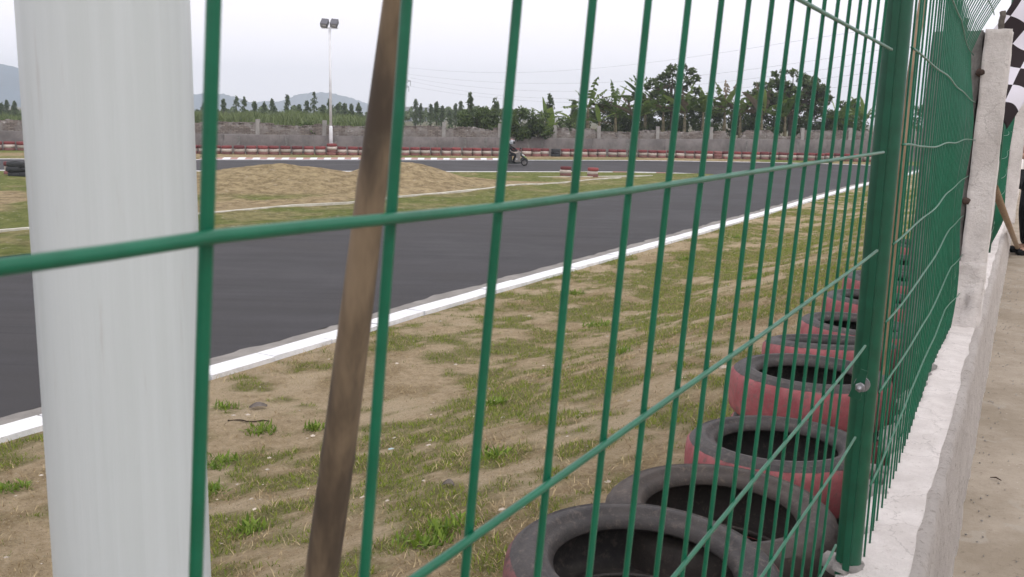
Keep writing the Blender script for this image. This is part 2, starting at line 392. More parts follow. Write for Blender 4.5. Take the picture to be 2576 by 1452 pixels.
# asphalt: one sheet between the two edges
na = 60
def pick(pl, n):
    L = [0]
    for a, b in zip(pl, pl[1:]): L.append(L[-1] + (b - a).length)
    out = []
    for k in range(n):
        s_ = L[-1] * k / (n - 1); i = max(0, min(len(pl) - 2, int(np.searchsorted(L, s_)) - 1))
        out.append(pl[i].lerp(pl[i + 1], (s_ - L[i]) / max(1e-6, L[i + 1] - L[i])))
    return out
gut = side(K, .50)
A1, A2 = pick(gut, na), pick(FE, na)
rows = []
for p, q in zip(A1, A2): rows.append([Vector((*p.lerp(q, t / 6).xy, .008)) for t in range(7)])
v, f = strip(rows); tag(mesh('racetrack', v, [q[::-1] for q in f], M_ASPH), kind='structure')
# gutter strip of concrete, ragged where the asphalt laps it
g0, g1 = side(K, .24), side(K, .50)
fine0, fine1 = resample(g0, .12), None
def offs(pl, o):
    return side(pl, o)
Kf = resample(K, .12); ga = offs(Kf, .23); gb = [p + q * 0 for p, q in zip(offs(Kf, .50), Kf)]
rows = []
for i in range(len(Kf)):
    w_ = .07 * (float(fbm(i * .12, 3, .5, 5)) - .5) * 2 + .04 * (rnd.random() - .5)
    pb = gb[i] + (gb[i] - ga[i]).normalized() * w_
    rows.append([Vector((*ga[i].xy, .016)), Vector((*pb.xy, .014))])
v, f = strip(rows); tag(mesh('gutter', v, [q[::-1] for q in f], M_GUTTER), kind='structure')
kerb = empty('kerb', kind='structure')
Kk = resample([K[0], K[-1]], 1) and K
kslab(Kk, 0.0, .235, -.05, .045, 'kerb_stone', M_WKERB, kerb)

# verge between fence wall and kerb: a low bank
WALL_Z = H0 - .83; PAVE_Z = H0 - 1.45; BANK = .56
Kv = resample(K, .11)
# match each kerb point with the foot of the wall
def verge_h(u, a):
    t = sstep(4.6, 1.3, a) if False else 1 - sstep(1.2, 4.3, a)
    return BANK * t
def green_mask(x, y):
    g = fbm(x, y, 1.3, 3, 3); g2 = fbm(x, y, .36, 21, 3); g3 = fbm(x, y, .11, 25, 2)
    u_ = np.asarray(x) * DH.x + np.asarray(y) * DH.y
    return np.clip(sstep(.50, .60, g * .32 + g2 * .44 + g3 * .24 + .075 * sstep(4.5, 11, u_)), 0, 1)
def thatch_mask(x, y):
    return sstep(.44, .60, fbm(x, y, .75, 150, 4) * .6 + fbm(x, y, .17, 155, 3) * .4)
def sand_mask(x, y):
    g = fbm(x + 5, y - 3, .8, 40, 4) * .6 + fbm(x, y, .2, 44, 3) * .4; return sstep(.52, .62, g)
def bumpz(x, y):
    return (fbm(x, y, .6, 60, 3) - .5) * .06 + (fbm(x, y, .14, 70, 3) - .5) * .04
nt_ = 84; V = []
for p in Kv:
    u = p.dot(DH); ak = p.dot(NN)
    for j in range(nt_):
        t = j / (nt_ - 1); a = .20 + (ak - .20) * t
        V.append((u, a, t))
V = np.array(V); ua, aa, tt = V.T
X = ua * DH.x + aa * NN.x; Y = ua * DH.y + aa * NN.y
edge = 1 - sstep(.93, 1.0, tt)
Z = verge_h(ua, aa) + bumpz(X, Y) * (edge * .85 + .15) + .012 * edge + .005
ni = len(Kv); idx = np.arange(ni * nt_).reshape(ni, nt_)
Q = np.stack([idx[:-1, :-1], idx[:-1, 1:], idx[1:, 1:], idx[1:, :-1]], -1).reshape(-1, 4)
gmk = green_mask(X, Y); smk = sand_mask(X, Y) * (1 - gmk)
smk = np.maximum(smk, sstep(.90, .97, tt) * .8 * (1 - gmk))
verge = npmesh('grass_verge', np.stack([X, Y, Z], -1), Q[:, ::-1], M_VERGE, attr={'green': gmk, 'sand': smk, 'thatch': thatch_mask(X, Y)}, smooth=True)
tag(verge, kind='structure')
def ground_z(x, y):
    u = x * DH.x + y * DH.y; a = x * NN.x + y * NN.y
    return verge_h(u, a) + bumpz(x, y) + .012

# blades: triangles from arrays
def blades(name, P, h, wd, lean, mat, v, parent=None, curl=.35):
    n_ = len(P); ang = rs.rand(n_) * 2 * math.pi; la = rs.rand(n_) * 2 * math.pi
    sx, sy = np.cos(ang) * wd / 2, np.sin(ang) * wd / 2
    lx, ly = np.cos(la) * lean * h, np.sin(la) * lean * h
    zt = h * np.sqrt(np.clip(1 - lean ** 2 * .6, .05, 1))
    b0 = P + np.stack([sx, sy, 0 * sx], -1); b1 = P - np.stack([sx, sy, 0 * sx], -1)
    md = P + np.stack([lx * curl, ly * curl, zt * .6], -1); w2 = np.stack([sx, sy, 0 * sx], -1) * .7
    tp = P + np.stack([lx, ly, zt], -1)
    VV = np.stack([b0, b1, md - w2, md + w2, tp], 1).reshape(-1, 3)
    i = np.arange(n_) * 5
    T = np.concatenate([np.stack([i, i + 1, i + 2], -1), np.stack([i, i + 2, i + 3], -1), np.stack([i + 3, i + 2, i + 4], -1)])
    return npmesh(name, VV, T, mat, parent, attr={'v': np.repeat(v, 5)})
def kerb_a(u):
    ks = np.array([p.dot(DH) for p in K]); ka = np.array([p.dot(NN) for p in K]); o = np.argsort(ks)
    return np.interp(u, ks[o], ka[o])
def scatter(n_, umin, umax, amin, power=1.6):
    u = umin + (umax - umin) * rs.rand(n_) ** power; a = amin + (kerb_a(u) - .06 - amin) * rs.rand(n_)
    return u * DH.x + a * NN.x, u * DH.y + a * NN.y, u, a
x, y, u, a = scatter(380000, -4, 26, .45)
keep = rs.rand(len(x)) < (.16 + .84 * thatch_mask(x, y)) * (1 - .45 * sand_mask(x, y))
x, y = x[keep], y[keep]; z = ground_z(x, y)
blades('dry_grass', np.stack([x, y, z - .004], -1), (.012 + .05 * rs.rand(len(x)) ** 1.5), .003 + .003 * rs.rand(len(x)), .75 + .22 * rs.rand(len(x)), M_DRY, rs.rand(len(x)))
tag(bpy.data.objects['dry_grass'], 'straw coloured dead grass lying over the sandy verge', 'dry grass', kind='stuff')
x, y, u, a = scatter(620000, -4, 34, .45)
gm_ = green_mask(x, y); keep = rs.rand(len(x)) < gm_ * .9 + .015
x, y, gm_ = x[keep], y[keep], gm_[keep]; z = ground_z(x, y)
blades('green_grass', np.stack([x, y, z - .004], -1), (.015 + .035 * rs.rand(len(x))) * (.5 + .5 * gm_), .004 + .003 * rs.rand(len(x)), .25 + .6 * rs.rand(len(x)), M_GRS, rs.rand(len(x)) * (.4 + .6 * gm_))
tag(bpy.data.objects['green_grass'], 'short green grass in patches on the verge', 'grass', kind='stuff')
# pebbles and grit
ico = [(0, 0, 1), (.9, 0, .2), (.28, .85, .25), (-.72, .53, .2), (-.72, -.53, .22), (.28, -.85, .2)]
x, y, u, a = scatter(2600, -3, 22, .5); z = ground_z(x, y); r = .006 + .02 * rs.rand(len(x)) ** 4
VV = []; FF = []
for i in range(len(x)):
    k = len(VV); rot = rs.rand() * 6.28; c_, s_ = math.cos(rot), math.sin(rot)
    for q in ico: VV.append((x[i] + (q[0] * c_ - q[1] * s_) * r[i] * 1.2, y[i] + (q[0] * s_ + q[1] * c_) * r[i], z[i] + q[2] * r[i] * .7 - r[i] * .15))
    FF += [(k, k + 1 + j, k + 1 + (j + 1) % 5) for j in range(5)]
M_PEB = M_simple('pebble', (.52, .46, .38), .9, .2, .25, 9)
tag(mesh('gravel', VV, FF, M_PEB), 'pale pebbles strewn over the verge', 'gravel', kind='stuff')

# infield
near_px = [(-900, 745), (-300, 680), (0, 650), (540, 590), (900, 553), (1240, 517), (1500, 485), (1700, 457), (1795, 442)]
inf_far = [(-900, 431), (0, 431), (560, 433), (1010, 433.5), (1400, 434), (1541, 434.5), (1700, 438), (1795, 441)]
def ipx(pl, x):
    return float(np.interp(x, [p[0] for p in pl], [p[1] for p in pl]))
cols = list(np.concatenate([np.linspace(-900, 0, 30), np.linspace(10, 1795, 220)]))
mounds = [(G(640, 476), 2.8, 2.6, .58, 0), (G(700, 475), 3.2, 2.8, .61, .25), (G(780, 475), 3.0, 2.5, .58, 0), (G(1010, 468), 2.5, 2.6, .66, .1), (G(1130, 470), 2.6, 2.0, .26, 0), (G(580, 480), 2.6, 2.4, .46, 0), (G(890, 478), 2.0, 2.0, .46, 0)]
def mound_h(x, y):
    z = 0 * x
    for c_, rx, ry, hh, q in mounds:
        d2 = ((x - c_.x) / rx) ** 2 + ((y - c_.y) / ry) ** 2
        z = np.maximum(z, hh * np.exp(-d2 * 1.5) * 1.0)
    return z
nr = 90; P = []
for xx in cols:
    a, b = G(xx, ipx(near_px, xx)), G(xx, ipx(inf_far, xx))
    for j in range(nr):
        t = j / (nr - 1); t = t ** 1.25; p = a.lerp(b, t); P.append((p.x, p.y, min(j, nr - 1 - j)))
P = np.array(P); X, Y = P[:, 0], P[:, 1]; ed = sstep(0, 6, P[:, 2])
MH = mound_h(X, Y)
Z = .022 + ed * (MH * (1 + .25 * (fbm(X, Y, 1.3, 8) - .5)) + (fbm(X, Y, .9, 33) - .5) * .10 + .03 + (fbm(X, Y, .3, 35) - .5) * .05 * (MH > .05))
g = sstep(.42, .60, fbm(X, Y, 3.2, 14, 5)) * (1 - .95 * sstep(.015, .10, MH))
kl = [G(*q_) for q_ in [(-500, 610), (0, 590), (70, 584), (560, 541), (740, 524), (880, 517), (1000, 503), (1210, 486), (1402, 466), (1489, 457), (1560, 451)]]
kd = np.interp(X, [p.x for p in kl], [p.y for p in kl]) - Y
g = np.maximum(g * (kd < 0), sstep(0, .25, kd) * (.55 + .45 * sstep(.40, .55, fbm(X, Y, .9, 71, 4))))
g = np.maximum(g, .75 * sstep(3.2, 6.0, X + 1) * sstep(.4, .55, fbm(X, Y, 1.5, 73, 4)))
idx = np.arange(len(P)).reshape(len(cols), nr); Q = np.stack([idx[:-1, :-1], idx[1:, :-1], idx[1:, 1:], idx[:-1, 1:]], -1).reshape(-1, 4)
tag(npmesh('infield', np.stack([X, Y, Z], -1), Q, M_INFIELD, attr={'green': g}, smooth=True), kind='structure')
def inf_z(x, y):
    return .052 + float(mound_h(np.array(x), np.array(y)))
def line_from(px, wd, z, mat, name):
    pl = resample([G(*p) for p in px], .6); a, b = side(pl, -wd / 2), side(pl, wd / 2)
    v, f = strip([[Vector((p.x, p.y, z + float(mound_h(np.array(p.x), np.array(p.y))) * .9)), Vector((q.x, q.y, z + float(mound_h(np.array(q.x), np.array(q.y))) * .9))] for p, q in zip(a, b)])
    base = len(v); v2 = v + [Vector((p[0], p[1], -.03)) for p in v]
    f2 = f[:]
    n_ = len(v) // 2
    for i in range(n_ - 1):
        f2.append([2 * i, 2 * i + 2, base + 2 * i + 2, base + 2 * i]); f2.append([2 * i + 1, base + 2 * i + 1, base + 2 * i + 3, 2 * i + 3])
    return tag(mesh(name, v2, f2, mat), kind='structure')
M_OLDLINE = concrete('cream_kerb_concrete', (.42, .40, .33), (.66, .64, .56), 3, (.3, .26, .18), .01, .7)
line_from([(-500, 610), (0, 590), (70, 584), (560, 541), (740, 524), (880, 517), (1000, 503), (1210, 486), (1402, 466), (1489, 457), (1560, 451)], .11, .085, M_OLDLINE, 'infield_kerb')
line_from([(1355, 450), (1400, 450), (1500, 449), (1640, 446)], .10, .085, M_OLDLINE, 'infield_kerb_inner')
line_from([(-900, 431.5), (0, 431.5), (560, 433), (1010, 434), (1400, 434.6), (1541, 435)], .12, .05, M_WKERB, 'infield_edge_line')
# red and white line round the infield tip
tip = empty('striped_kerb', kind='structure')
tp = resample([G(x, y) for x, y in ((1541, 435), (1650, 437), (1768, 441))], .55)
for i in range(len(tp) - 1):
    a, b = side(tp, -.08), side(tp, .08)
    q = [a[i], a[i + 1], b[i + 1], b[i]]
    mesh('kerb_block', [(p.x, p.y, .0) for p in q] + [(p.x, p.y, .06) for p in q], [(4, 5, 6, 7), (0, 1, 5, 4), (1, 2, 6, 5), (2, 3, 7, 6), (3, 0, 4, 7)], M_WKERB if i % 3 else M_RKERB, tip)
# far kerb: plain white, with red and white blocks along the bend
fk = empty('striped_kerb', kind='structure')
pl = resample([G(x, y) for x, y in ((500, 402), (900, 402), (1285, 403))], .17)
a, b = side(pl, .0), side(pl, .42)
for i in range(0, len(pl) - 4, 2):
    q = [a[i], a[i + 2], b[i + 3], b[i + 1]]; jz = rnd.uniform(0, .012)
    mesh('kerb_block', [(p.x, p.y, 0) for p in q] + [(q[0].x, q[0].y, .03), (q[1].x, q[1].y, .03), (q[2].x, q[2].y, .075 + jz), (q[3].x, q[3].y, .075 + jz)],
         [(4, 5, 6, 7), (0, 1, 5, 4), (1, 2, 6, 5), (2, 3, 7, 6), (3, 0, 4, 7)], M_WKERB if (i // 2) % 2 else M_RKERB, fk)
line_from([(-700, 399), (0, 401), (500, 403), (900, 403.2), (1290, 404), (1600, 404.5), (1900, 409), (2080, 413), (2200, 417)], .13, .03, M_WKERB, 'far_edge_line')
# grass strip between the far track edge and the wall
tyre_line = [(-700, 380), (20, 381), (300, 386), (600, 391), (1100, 394), (1500, 397), (1900, 403.5), (2100, 407), (2200, 410)]
TL = [G(x, y) for x, y in tyre_line]; TL = [TL[0] + Vector((-50, -3, 0))] + TL + [TL[-1] + Vector((12, 3, 0))]
FE2 = pick(FE, 200); rows = []
for p in FE2:
    rows.append([Vector((p.x, p.y + .02 * j / 7 + (j / 7) * 8, .012 + .04 * min(1, j) )) for j in range(8)])
V = np.array([tuple(p) for r in rows for p in r]); V[:, 2] += (fbm(V[:, 0], V[:, 1], 1.2, 3) - .5) * .05 * (V[:, 2] > .03)
idx = np.arange(len(V)).reshape(200, 8); Q = np.stack([idx[:-1, :-1], idx[1:, :-1], idx[1:, 1:], idx[:-1, 1:]], -1).reshape(-1, 4)
tag(npmesh('far_verge', V, Q, M_INFIELD, attr={'green': sstep(.38, .62, fbm(V[:, 0], V[:, 1], 2.5, 17))}), kind='structure')

# ------------------------------------------------------------------ hills and haze
def hill(profile, Yd, depth, name='hill'):
    xs = [p[0] for p in profile]; n_ = 220; rows = []
    top = np.interp(np.linspace(xs[0], xs[-1], n_), xs, [p[1] for p in profile]); xp = np.linspace(xs[0], xs[-1], n_)
    V = []
    for i in range(n_):
        rough = (float(vn(i * 1.0, Yd, 3.1, 4)) - .5) * 3.4 + (float(vn(i * 1.0, Yd, 1.1, 9)) - .5) * 2.6
        pt = PY(xp[i], top[i] + rough, Yd)
        for j in range(15):
            s_ = (j - 7) / 7; k = math.cos(s_ * math.pi / 2) ** 1.2 if abs(s_) < 1 else 0
            V.append((pt.x * (1 + s_ * depth / Yd * .9), Yd + s_ * depth, -1 + (max(pt.z, 0) + 1) * k * (1 + .06 * (float(vn(i * 1., j * 2., 2, 5)) - .5) * (j != 7))))
    idx = np.arange(n_ * 15).reshape(n_, 15); Q = np.stack([idx[:-1, :-1], idx[1:, :-1], idx[1:, 1:], idx[:-1, 1:]], -1).reshape(-1, 4)
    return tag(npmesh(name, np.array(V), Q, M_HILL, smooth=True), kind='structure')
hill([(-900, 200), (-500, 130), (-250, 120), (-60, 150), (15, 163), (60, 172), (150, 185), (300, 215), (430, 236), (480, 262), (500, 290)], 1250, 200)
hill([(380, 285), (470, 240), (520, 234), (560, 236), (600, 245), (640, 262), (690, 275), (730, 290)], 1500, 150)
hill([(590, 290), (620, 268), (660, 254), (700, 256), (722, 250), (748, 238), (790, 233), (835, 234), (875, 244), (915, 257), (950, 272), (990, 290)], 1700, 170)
hz = MB().box((0, 970, 44.4), (3000, 2100, 91)); hm = bpy.data.materials.new('haze_air'); hm.use_nodes = True; hm.node_tree.nodes.clear()
pv = hm.node_tree.nodes.new('ShaderNodeVolumePrincipled'); pv.inputs['Density'].default_value = .00068; pv.inputs['Color'].default_value = (.85, .92, 1, 1); pv.inputs['Anisotropy'].default_value = .2
hmo = hm.node_tree.nodes.new('ShaderNodeOutputMaterial'); hm.node_tree.links.new(pv.outputs[0], hmo.inputs['Volume'])
tag(hz.build('haze', hm), kind='stuff')
#NEXT
# ------------------------------------------------------------------ fence wall, pavement, columns
pav = MB()
U0, U1 = -6.0, 60.0
pv_v = []; us = np.arange(U0, U1, .5)
def wall_mesh(name, a0, a1, z0, z1, mat, step=.035, jit=.006, parent=None, u0=U0, u1=14, rag=0.0):
    uu = np.arange(u0, u1, step); n_ = len(uu); V = []
    sec = []
    H = z1 - z0
    for k in range(6): sec.append((a0, z0 + H * k / 6, 0))          # pavement face, going up
    sec += [(a0, z1 - .012, 0), (a0 + .012, z1, 0)]
    for k in range(1, 6): sec.append((a0 + .012 + (a1 - a0 - .03) * k / 5, z1, 1 if k == 5 else 0))
    sec += [(a1, z1 - .012, 1), (a1, z1 - .08, 1), (a1, z0, 0)]
    for i, u in enumerate(uu):
        for k, (a, z, rg) in enumerate(sec):
            ja = (float(vn(u, k * .3 + a * 9, .11, 3)) - .5) * 2 * jit + (float(vn(u, k * .8, .035, 6)) - .5) * jit * 1.2
            jz = (float(vn(u, k * .5 + 4, .16, 8)) - .5) * 2 * jit * .8
            if rg: ja += rag * (float(vn(u, 0, .13, 31)) - .5 + .5 * (float(vn(u, 0, .05, 33)) - .5)); jz -= rag * .35 * float(vn(u, 2, .07, 35))
            p = UA(u, a + ja, z + jz); V.append(p)
    S = len(sec); idx = np.arange(n_ * S).reshape(n_, S)
    Q = np.stack([idx[:-1, :-1], idx[:-1, 1:], idx[1:, 1:], idx[1:, :-1]], -1).reshape(-1, 4)
    return npmesh(name, np.array([tuple(p) for p in V]), Q, mat, parent, smooth=True)
lw = empty('low_wall', UA(0, .17, PAVE_Z), 'low whitewashed wall carrying the green fence beside the pavement', 'wall')
def under(o, root):
    o.parent = root; o.matrix_parent_inverse = Matrix.Translation(-Vector(root.location)) @ Matrix() if root.rotation_euler.z == 0 else root.matrix_world.inverted()
    return o
wm = wall_mesh('wall_body', .104, .235, 0.0, WALL_Z, M_WASH, rag=.022, jit=.004); under(wm, lw)
# rough front render as a skin a little proud of the wall face
uu = np.arange(U0, 14, .03); V = []
for u in uu:
    for k in range(15):
        z = PAVE_Z - .04 + (WALL_Z - PAVE_Z + .030) * k / 14
        foot = .012 * (1 - k / 14)
        a = .0895 - foot + (float(vn(u, z, .045, 2)) - .5) * .012 + (float(vn(u, z, .16, 12)) - .5) * .005
        V.append(tuple(UA(u, a, z)))
    e_ = (float(vn(u, 1, .06, 5)) - .5) * .006; V.append(tuple(UA(u, .098 + e_, WALL_Z + .001))); V.append(tuple(UA(u, .112 + e_, WALL_Z + .004))); V.append(tuple(UA(u, .135 + e_ * 2, WALL_Z - .006)))
idx = np.arange(len(V)).reshape(len(uu), 18); Q = np.stack([idx[:-1, :-1], idx[:-1, 1:], idx[1:, 1:], idx[1:, :-1]], -1).reshape(-1, 4)
under(npmesh('rough_render', np.array(V), Q, M_WASH2, smooth=True), lw)
# lumps of mortar along the outer edge and round the wires
mb = MB(); u = .2
while u < 13:
    s_ = rnd.uniform(.010, .034) * (1.2 if rnd.random() < .15 else .8)
    if rnd.random() < .7:
        c_ = UA(u, rnd.uniform(.222, .262), WALL_Z - rnd.uniform(.0, .03)); i0 = len(mb.v)
        R = Matrix.Rotation(rnd.random() * 6, 3, 'Z') @ Matrix.Rotation(rnd.uniform(-.4, .4), 3, 'X')
        pr = [(0, -.6), (.8, -.5), (1.1, 0), (.7, .5), (0, .65)]
        mb.lathe([(r * s_, z * s_) for r, z in pr], 7, c_, R=R, fn=lambda r, z, a, k: r * rnd.uniform(.75, 1.25))
    u += rnd.uniform(.01, .05)
under(mb.build('mortar_lumps', M_MORTAR, smooth=True), lw)['kind'] = 'stuff'
lw_far = wall_mesh('low_wall', .095, .235, 0.0, WALL_Z, M_WASH, step=.4, u0=13.9, u1=60)
tag(lw_far, 'distant end of the low white wall beyond the last white column', 'wall')

V = []; uu = np.arange(U0, 60, .25); av = np.linspace(.12, -7, 24)
for u in uu:
    for a in av: V.append((*UA(u, a).xy, PAVE_Z + (float(fbm(u, a, 1.2, 5, 2)) - .5) * .008))
idx = np.arange(len(V)).reshape(len(uu), len(av)); Q = np.stack([idx[:-1, :-1], idx[1:, :-1], idx[1:, 1:], idx[:-1, 1:]], -1).reshape(-1, 4)
pvm = npmesh('pavement', np.array(V), Q[:, ::-1], M_PAVE, smooth=True); tag(pvm, kind='structure')
# litter on the pavement
def twig(p, ln, ang, r, label):
    d = Vector((math.cos(ang), math.sin(ang), 0))
    o = MB().tube([p - d * ln / 2, p + Vector((0, 0, r * 2)), p + d * ln / 2], [r * .6, r, r * .5], 5).build('twig', M_RUST)
    tag(o, label, 'twig')
tp_ = G(2505, 1205, PAVE_Z + .006); twig(tp_, .045, 2.3, .0035, 'short brown twig lying on the bare pavement beside the white wall')
mb = MB()
for i in range(260):
    u, a = rnd.uniform(1.8, 11), rnd.uniform(-1.2, .06)
    if rnd.random() < .6: a = .07 - abs(rnd.gauss(0, .12))
    mb.box(UA(u, a, PAVE_Z + .004), (rnd.uniform(.002, .008), rnd.uniform(.002, .006), .004), Matrix.Rotation(rnd.random() * 3, 3, 'Z'))
tag(mb.build('pavement_grit', M_MORTAR), 'crumbs of mortar scattered on the pavement', 'grit', kind='stuff')

def rough_box(a0, a1, u0, u1, z0, z1, jit=.006, nz=40, flare=0.0):
    V = []; F = []; per = []
    nu = 6
    for k in range(nu): per.append((a0 + (a1 - a0) * k / nu, u0))
    for k in range(nu): per.append((a1, u0 + (u1 - u0) * k / nu))
    for k in range(nu): per.append((a1 + (a0 - a1) * k / nu, u1))
    for k in range(nu): per.append((a0, u1 + (u0 - u1) * k / nu))
    n_ = len(per); am, um = (a0 + a1) / 2, (u0 + u1) / 2
    for k in range(nz + 1):
        z = z0 + (z1 - z0) * k / nz
        for a, u in per:
            ja = (float(vn(u * 7 + a * 5, z, .09, 3)) - .5) * 2 * jit + (float(vn(u * 20 + a * 30, z, .03, 9)) - .5) * jit
            V.append(UA(u + ja, a + ja * (1 if a > am else -1), z + (jit * (rnd.random() - .5) if k == nz else 0)))
    for k in range(nz):
        for j in range(n_):
            a, b = k * n_ + j, k * n_ + (j + 1) % n_; F.append([a, b, b + n_, a + n_][::-1])
    c_ = len(V); V.append(UA(um, am, z1 + .002))
    for j in range(n_): F.append([nz * n_ + j, nz * n_ + (j + 1) % n_, c_][::-1])
    return V, F
def column(u0, u1, aw0, aw1, ag1, ztop, label, detail=True):
    root = empty('concrete_column', UA((u0 + u1) / 2, .2, .3), label, 'column', 'concrete columns standing on the low wall')
    v, f = rough_box(aw0, aw1, u0, u1, WALL_Z - .03, ztop, .0028, nz=70 if detail else 20); under(mesh('painted_side', v, f, M_WASH, smooth=True), root)['label'] = 'whitewashed side facing the pavement'
    v, f = rough_box(aw1 + .004, ag1, u0 + .01, u1 - .004, .30, ztop - .004, .004); under(mesh('bare_side', v, f, M_GREYC, smooth=True), root)['label'] = 'unpainted grey side behind the wires'
    return root
CU = 4.378
col1 = column(CU, CU + .2, .106, .204, .40, H0 + .385, 'big whitewashed column between the green post and the chequered flag')
# plaster swelling at the foot of the column, and broken plaster round the fixing holes
v, f = rough_box(.108, .226, CU - .012, CU + .2, WALL_Z - .02, WALL_Z + .27, .009, 16); o = mesh('plaster_swelling', v, f, M_WASH, smooth=True); under(o, col1)
for zz in (.215, -.305, -.75):
    mb = MB().lathe([(0, .0), (.010, .0), (.015, -.004), (.017, -.008)], 10, UA(CU - .004, .206, H0 + zz), R=Matrix(((DH.x, NN.x, 0), (DH.y, NN.y, 0), (0, 0, 1))) @ Matrix.Rotation(math.pi / 2, 3, 'Y') @ Matrix.Rotation(math.pi, 3, 'X'), fn=lambda r, z, a, k: r * rnd.uniform(.8, 1.25))
    under(mb.build('rusty_fixing', M_RUST, smooth=True), col1)
stk = [(CU + .10, .372, .33, .013, 0), (CU + .08, .315, .62, .017, .0), (CU + .12, .16, .16, .012, .02)]
zt = H0 + .385
lab = ['outer thin stump of grey timber on top of the big column', 'thick grey timber stump on top of the big column behind the wires', 'small grey timber stump at the pavement edge of the big column top']
for (px_, py_, wd_, a_), l_ in zip(((2364, 22, .026, .335), (2397, 45, .014, .285), (2500, 28, .017, .150)), lab):
    u_ = CU + .1; p = UA(u_, a_, 0); top = H0 + (ray(px_, py_).z * (p.y / ray(px_, py_).y))
    mb = MB(); zs = np.linspace(zt - .01, top, 6)
    mb.tube([UA(u_ + rnd.uniform(-.002, .002), a_ + rnd.uniform(-.002, .002), z) for z in zs], [wd_ * .7 * rnd.uniform(.9, 1.1) for _ in zs], 4)
    tag(mb.build('timber_stump', M_OLDWOOD), l_, 'stump', 'timber stumps on the column top')
col2 = column(9.8, 10.0, .045, .15, .33, H0 + .385, 'second white column farther down the wall, beyond the chequered flag', False)

# ------------------------------------------------------------------ green mesh fence
def a_near(u, z):                       # near panel leans outwards towards its foot
    tl = .085 - .055 * min(max(u, 0), 1.4) / 1.4
    return .19 + tl * (H0 - z) + .002 * math.sin(u * 3.1)
def on_near(x, y):
    r = ray(x, y); rn, ru = r.dot(NN), r.dot(DH); a = .19
    for _ in range(12):
        t = a / rn; a = a_near(t * ru, H0 + r.z * t)
    t = a / rn; return t * ru, H0 + r.z * t
WR = .0021
def wire_obj(pts, name, root, r=WR, n=8):
    return under(MB().tube(pts, r, n).build(name, M_GREEN, smooth=True), root)
panel1 = empty('mesh_fence', UA(.8, .22, WALL_Z), 'nearest panel of green wire fence, between the white pole and the green post', 'fence panel', 'panels of the green mesh fence')
u_list = []
pxs = [((535, 0), (465, 1452)), ((1022, 0), (885, 1452)), ((1300, 0), (1155, 1452)), ((1492, 0), (1350, 1452)), ((1632, 0), (1482, 1452))]
for t_, b_ in pxs:
    u_list.append((on_near(*t_)[0], on_near(*b_)[0]))
lead = u_list[0]; pre = [(u_list[0][0] - .078 * k, u_list[0][1] - .078 * k) for k in (4, 3, 2, 1)]
last = u_list[-1]; k = 1
while last[0] + .0665 * k < 1.425:
    q = .0665 * k; u_list.append((last[0] + q, last[1] + q + .0008 * k)); k += 1
zt_, zb_ = on_near(535, 0)[1], H0 - .5
for ut, ub in pre + u_list:
    pts = []
    for z in list(np.linspace(WALL_Z - .03, H0 + .32, 9)) + [H0 + .4, H0 + .5]:
        t = (z - zb_) / (zt_ - zb_); u = ub + (ut - ub) * min(max(t, -.6), 1.5)
        a = a_near(u, z) - (max(0, z - H0 - .25) * 1.1)
        pts.append(UA(u + rnd.uniform(-.0006, .0006), a, z))
    wire_obj(pts, 'vertical_wire', panel1)
hz_px = {'T': [(2000, 0), (2235, 125)], 'A': [(0, 665), (250, 632), (520, 592), (760, 567), (1000, 545), (1240, 520), (1590, 475), (1900, 430), (2215, 383)],
         'B': [(1020, 1452), (1400, 1190), (1640, 1022), (1900, 845), (2200, 630)], 'C': [(1680, 1452), (1900, 1190), (2170, 870)], 'D': [(1905, 1452), (2010, 1300), (2145, 1100)]}
zlist = []
for kx, pl in hz_px.items():
    pp = [on_near(*q) for q in pl]; zlist.append(pp[-1][1])
    (u0, z0), (ue, ze) = pp[0], pp[-1]
    if u0 > -.15: pp = [(-.2, z0 + (z0 - pp[1][1]) * 0.4)] + pp if kx != 'A' else [(-.2, z0)] + pp
    pts = []
    for (ua_, za_), (ub_, zb2) in zip(pp, pp[1:]):
        for k in range(6):
            t = k / 6; u = ua_ + (ub_ - ua_) * t; z = za_ + (zb2 - za_) * t; pts.append(UA(u, a_near(u, z) - 2 * WR + .0004, z))
    pts.append(UA(pp[-1][0], a_near(*pp[-1]) - 2 * WR + .0004, pp[-1][1]))
    wire_obj(pts, 'horizontal_wire', panel1)
ld = zlist[-1]
for z in (ld - .155, H0 + .30):
    wire_obj([UA(u, a_near(u, z) - 2 * WR - max(0, z - H0 - .25) * 1.1, z) for u in np.linspace(-.2, 1.49, 30)], 'horizontal_wire', panel1)

# post
pu, pa = 1.528, .235
def post_xy():                           # find the spot whose sight line hits the middle of the post
    r = ray(2199, 700); t = .222 / r.dot(NN); return t * r.dot(DH), .222
pu, pa = post_xy()
post = empty('fence_post', UA(pu, pa, WALL_Z), 'thick dark green fence post joining the two nearest panels', 'post')
mb = MB(); prof = []
RP = .0232
for j in range(28):                      # round tube with a folded seam lip facing the camera side
    a = 2 * math.pi * j / 28; prof.append((math.cos(a) * RP, math.sin(a) * RP))
V = []; F = []
zs = list(np.linspace(WALL_Z - .02, H0 + .9, 14))
for z in zs:
    for x_, y_ in prof: V.append(UA(pu + x_, pa + y_, z))
for k in range(len(zs) - 1):
    for j in range(28):
        a, b = k * 28 + j, k * 28 + (j + 1) % 28; F.append([a, b, b + 28, a + 28][::-1])
under(mesh('post_tube', V, F, M_GREENP, smooth=True), post)
Rf = Matrix(((DH.x, NN.x, 0), (DH.y, NN.y, 0), (0, 0, 1)))
for du, da, wu, wa in ((-.0215, -.004, .012, .004), (-.0215, .005, .012, .004), (-.0275, .0005, .003, .011)):
    under(MB().box(UA(pu + du, pa + da, (WALL_Z + H0 + .9) / 2), (wu, wa, H0 + .9 - WALL_Z), Rf).build('seam_lip', M_GREENP), post)
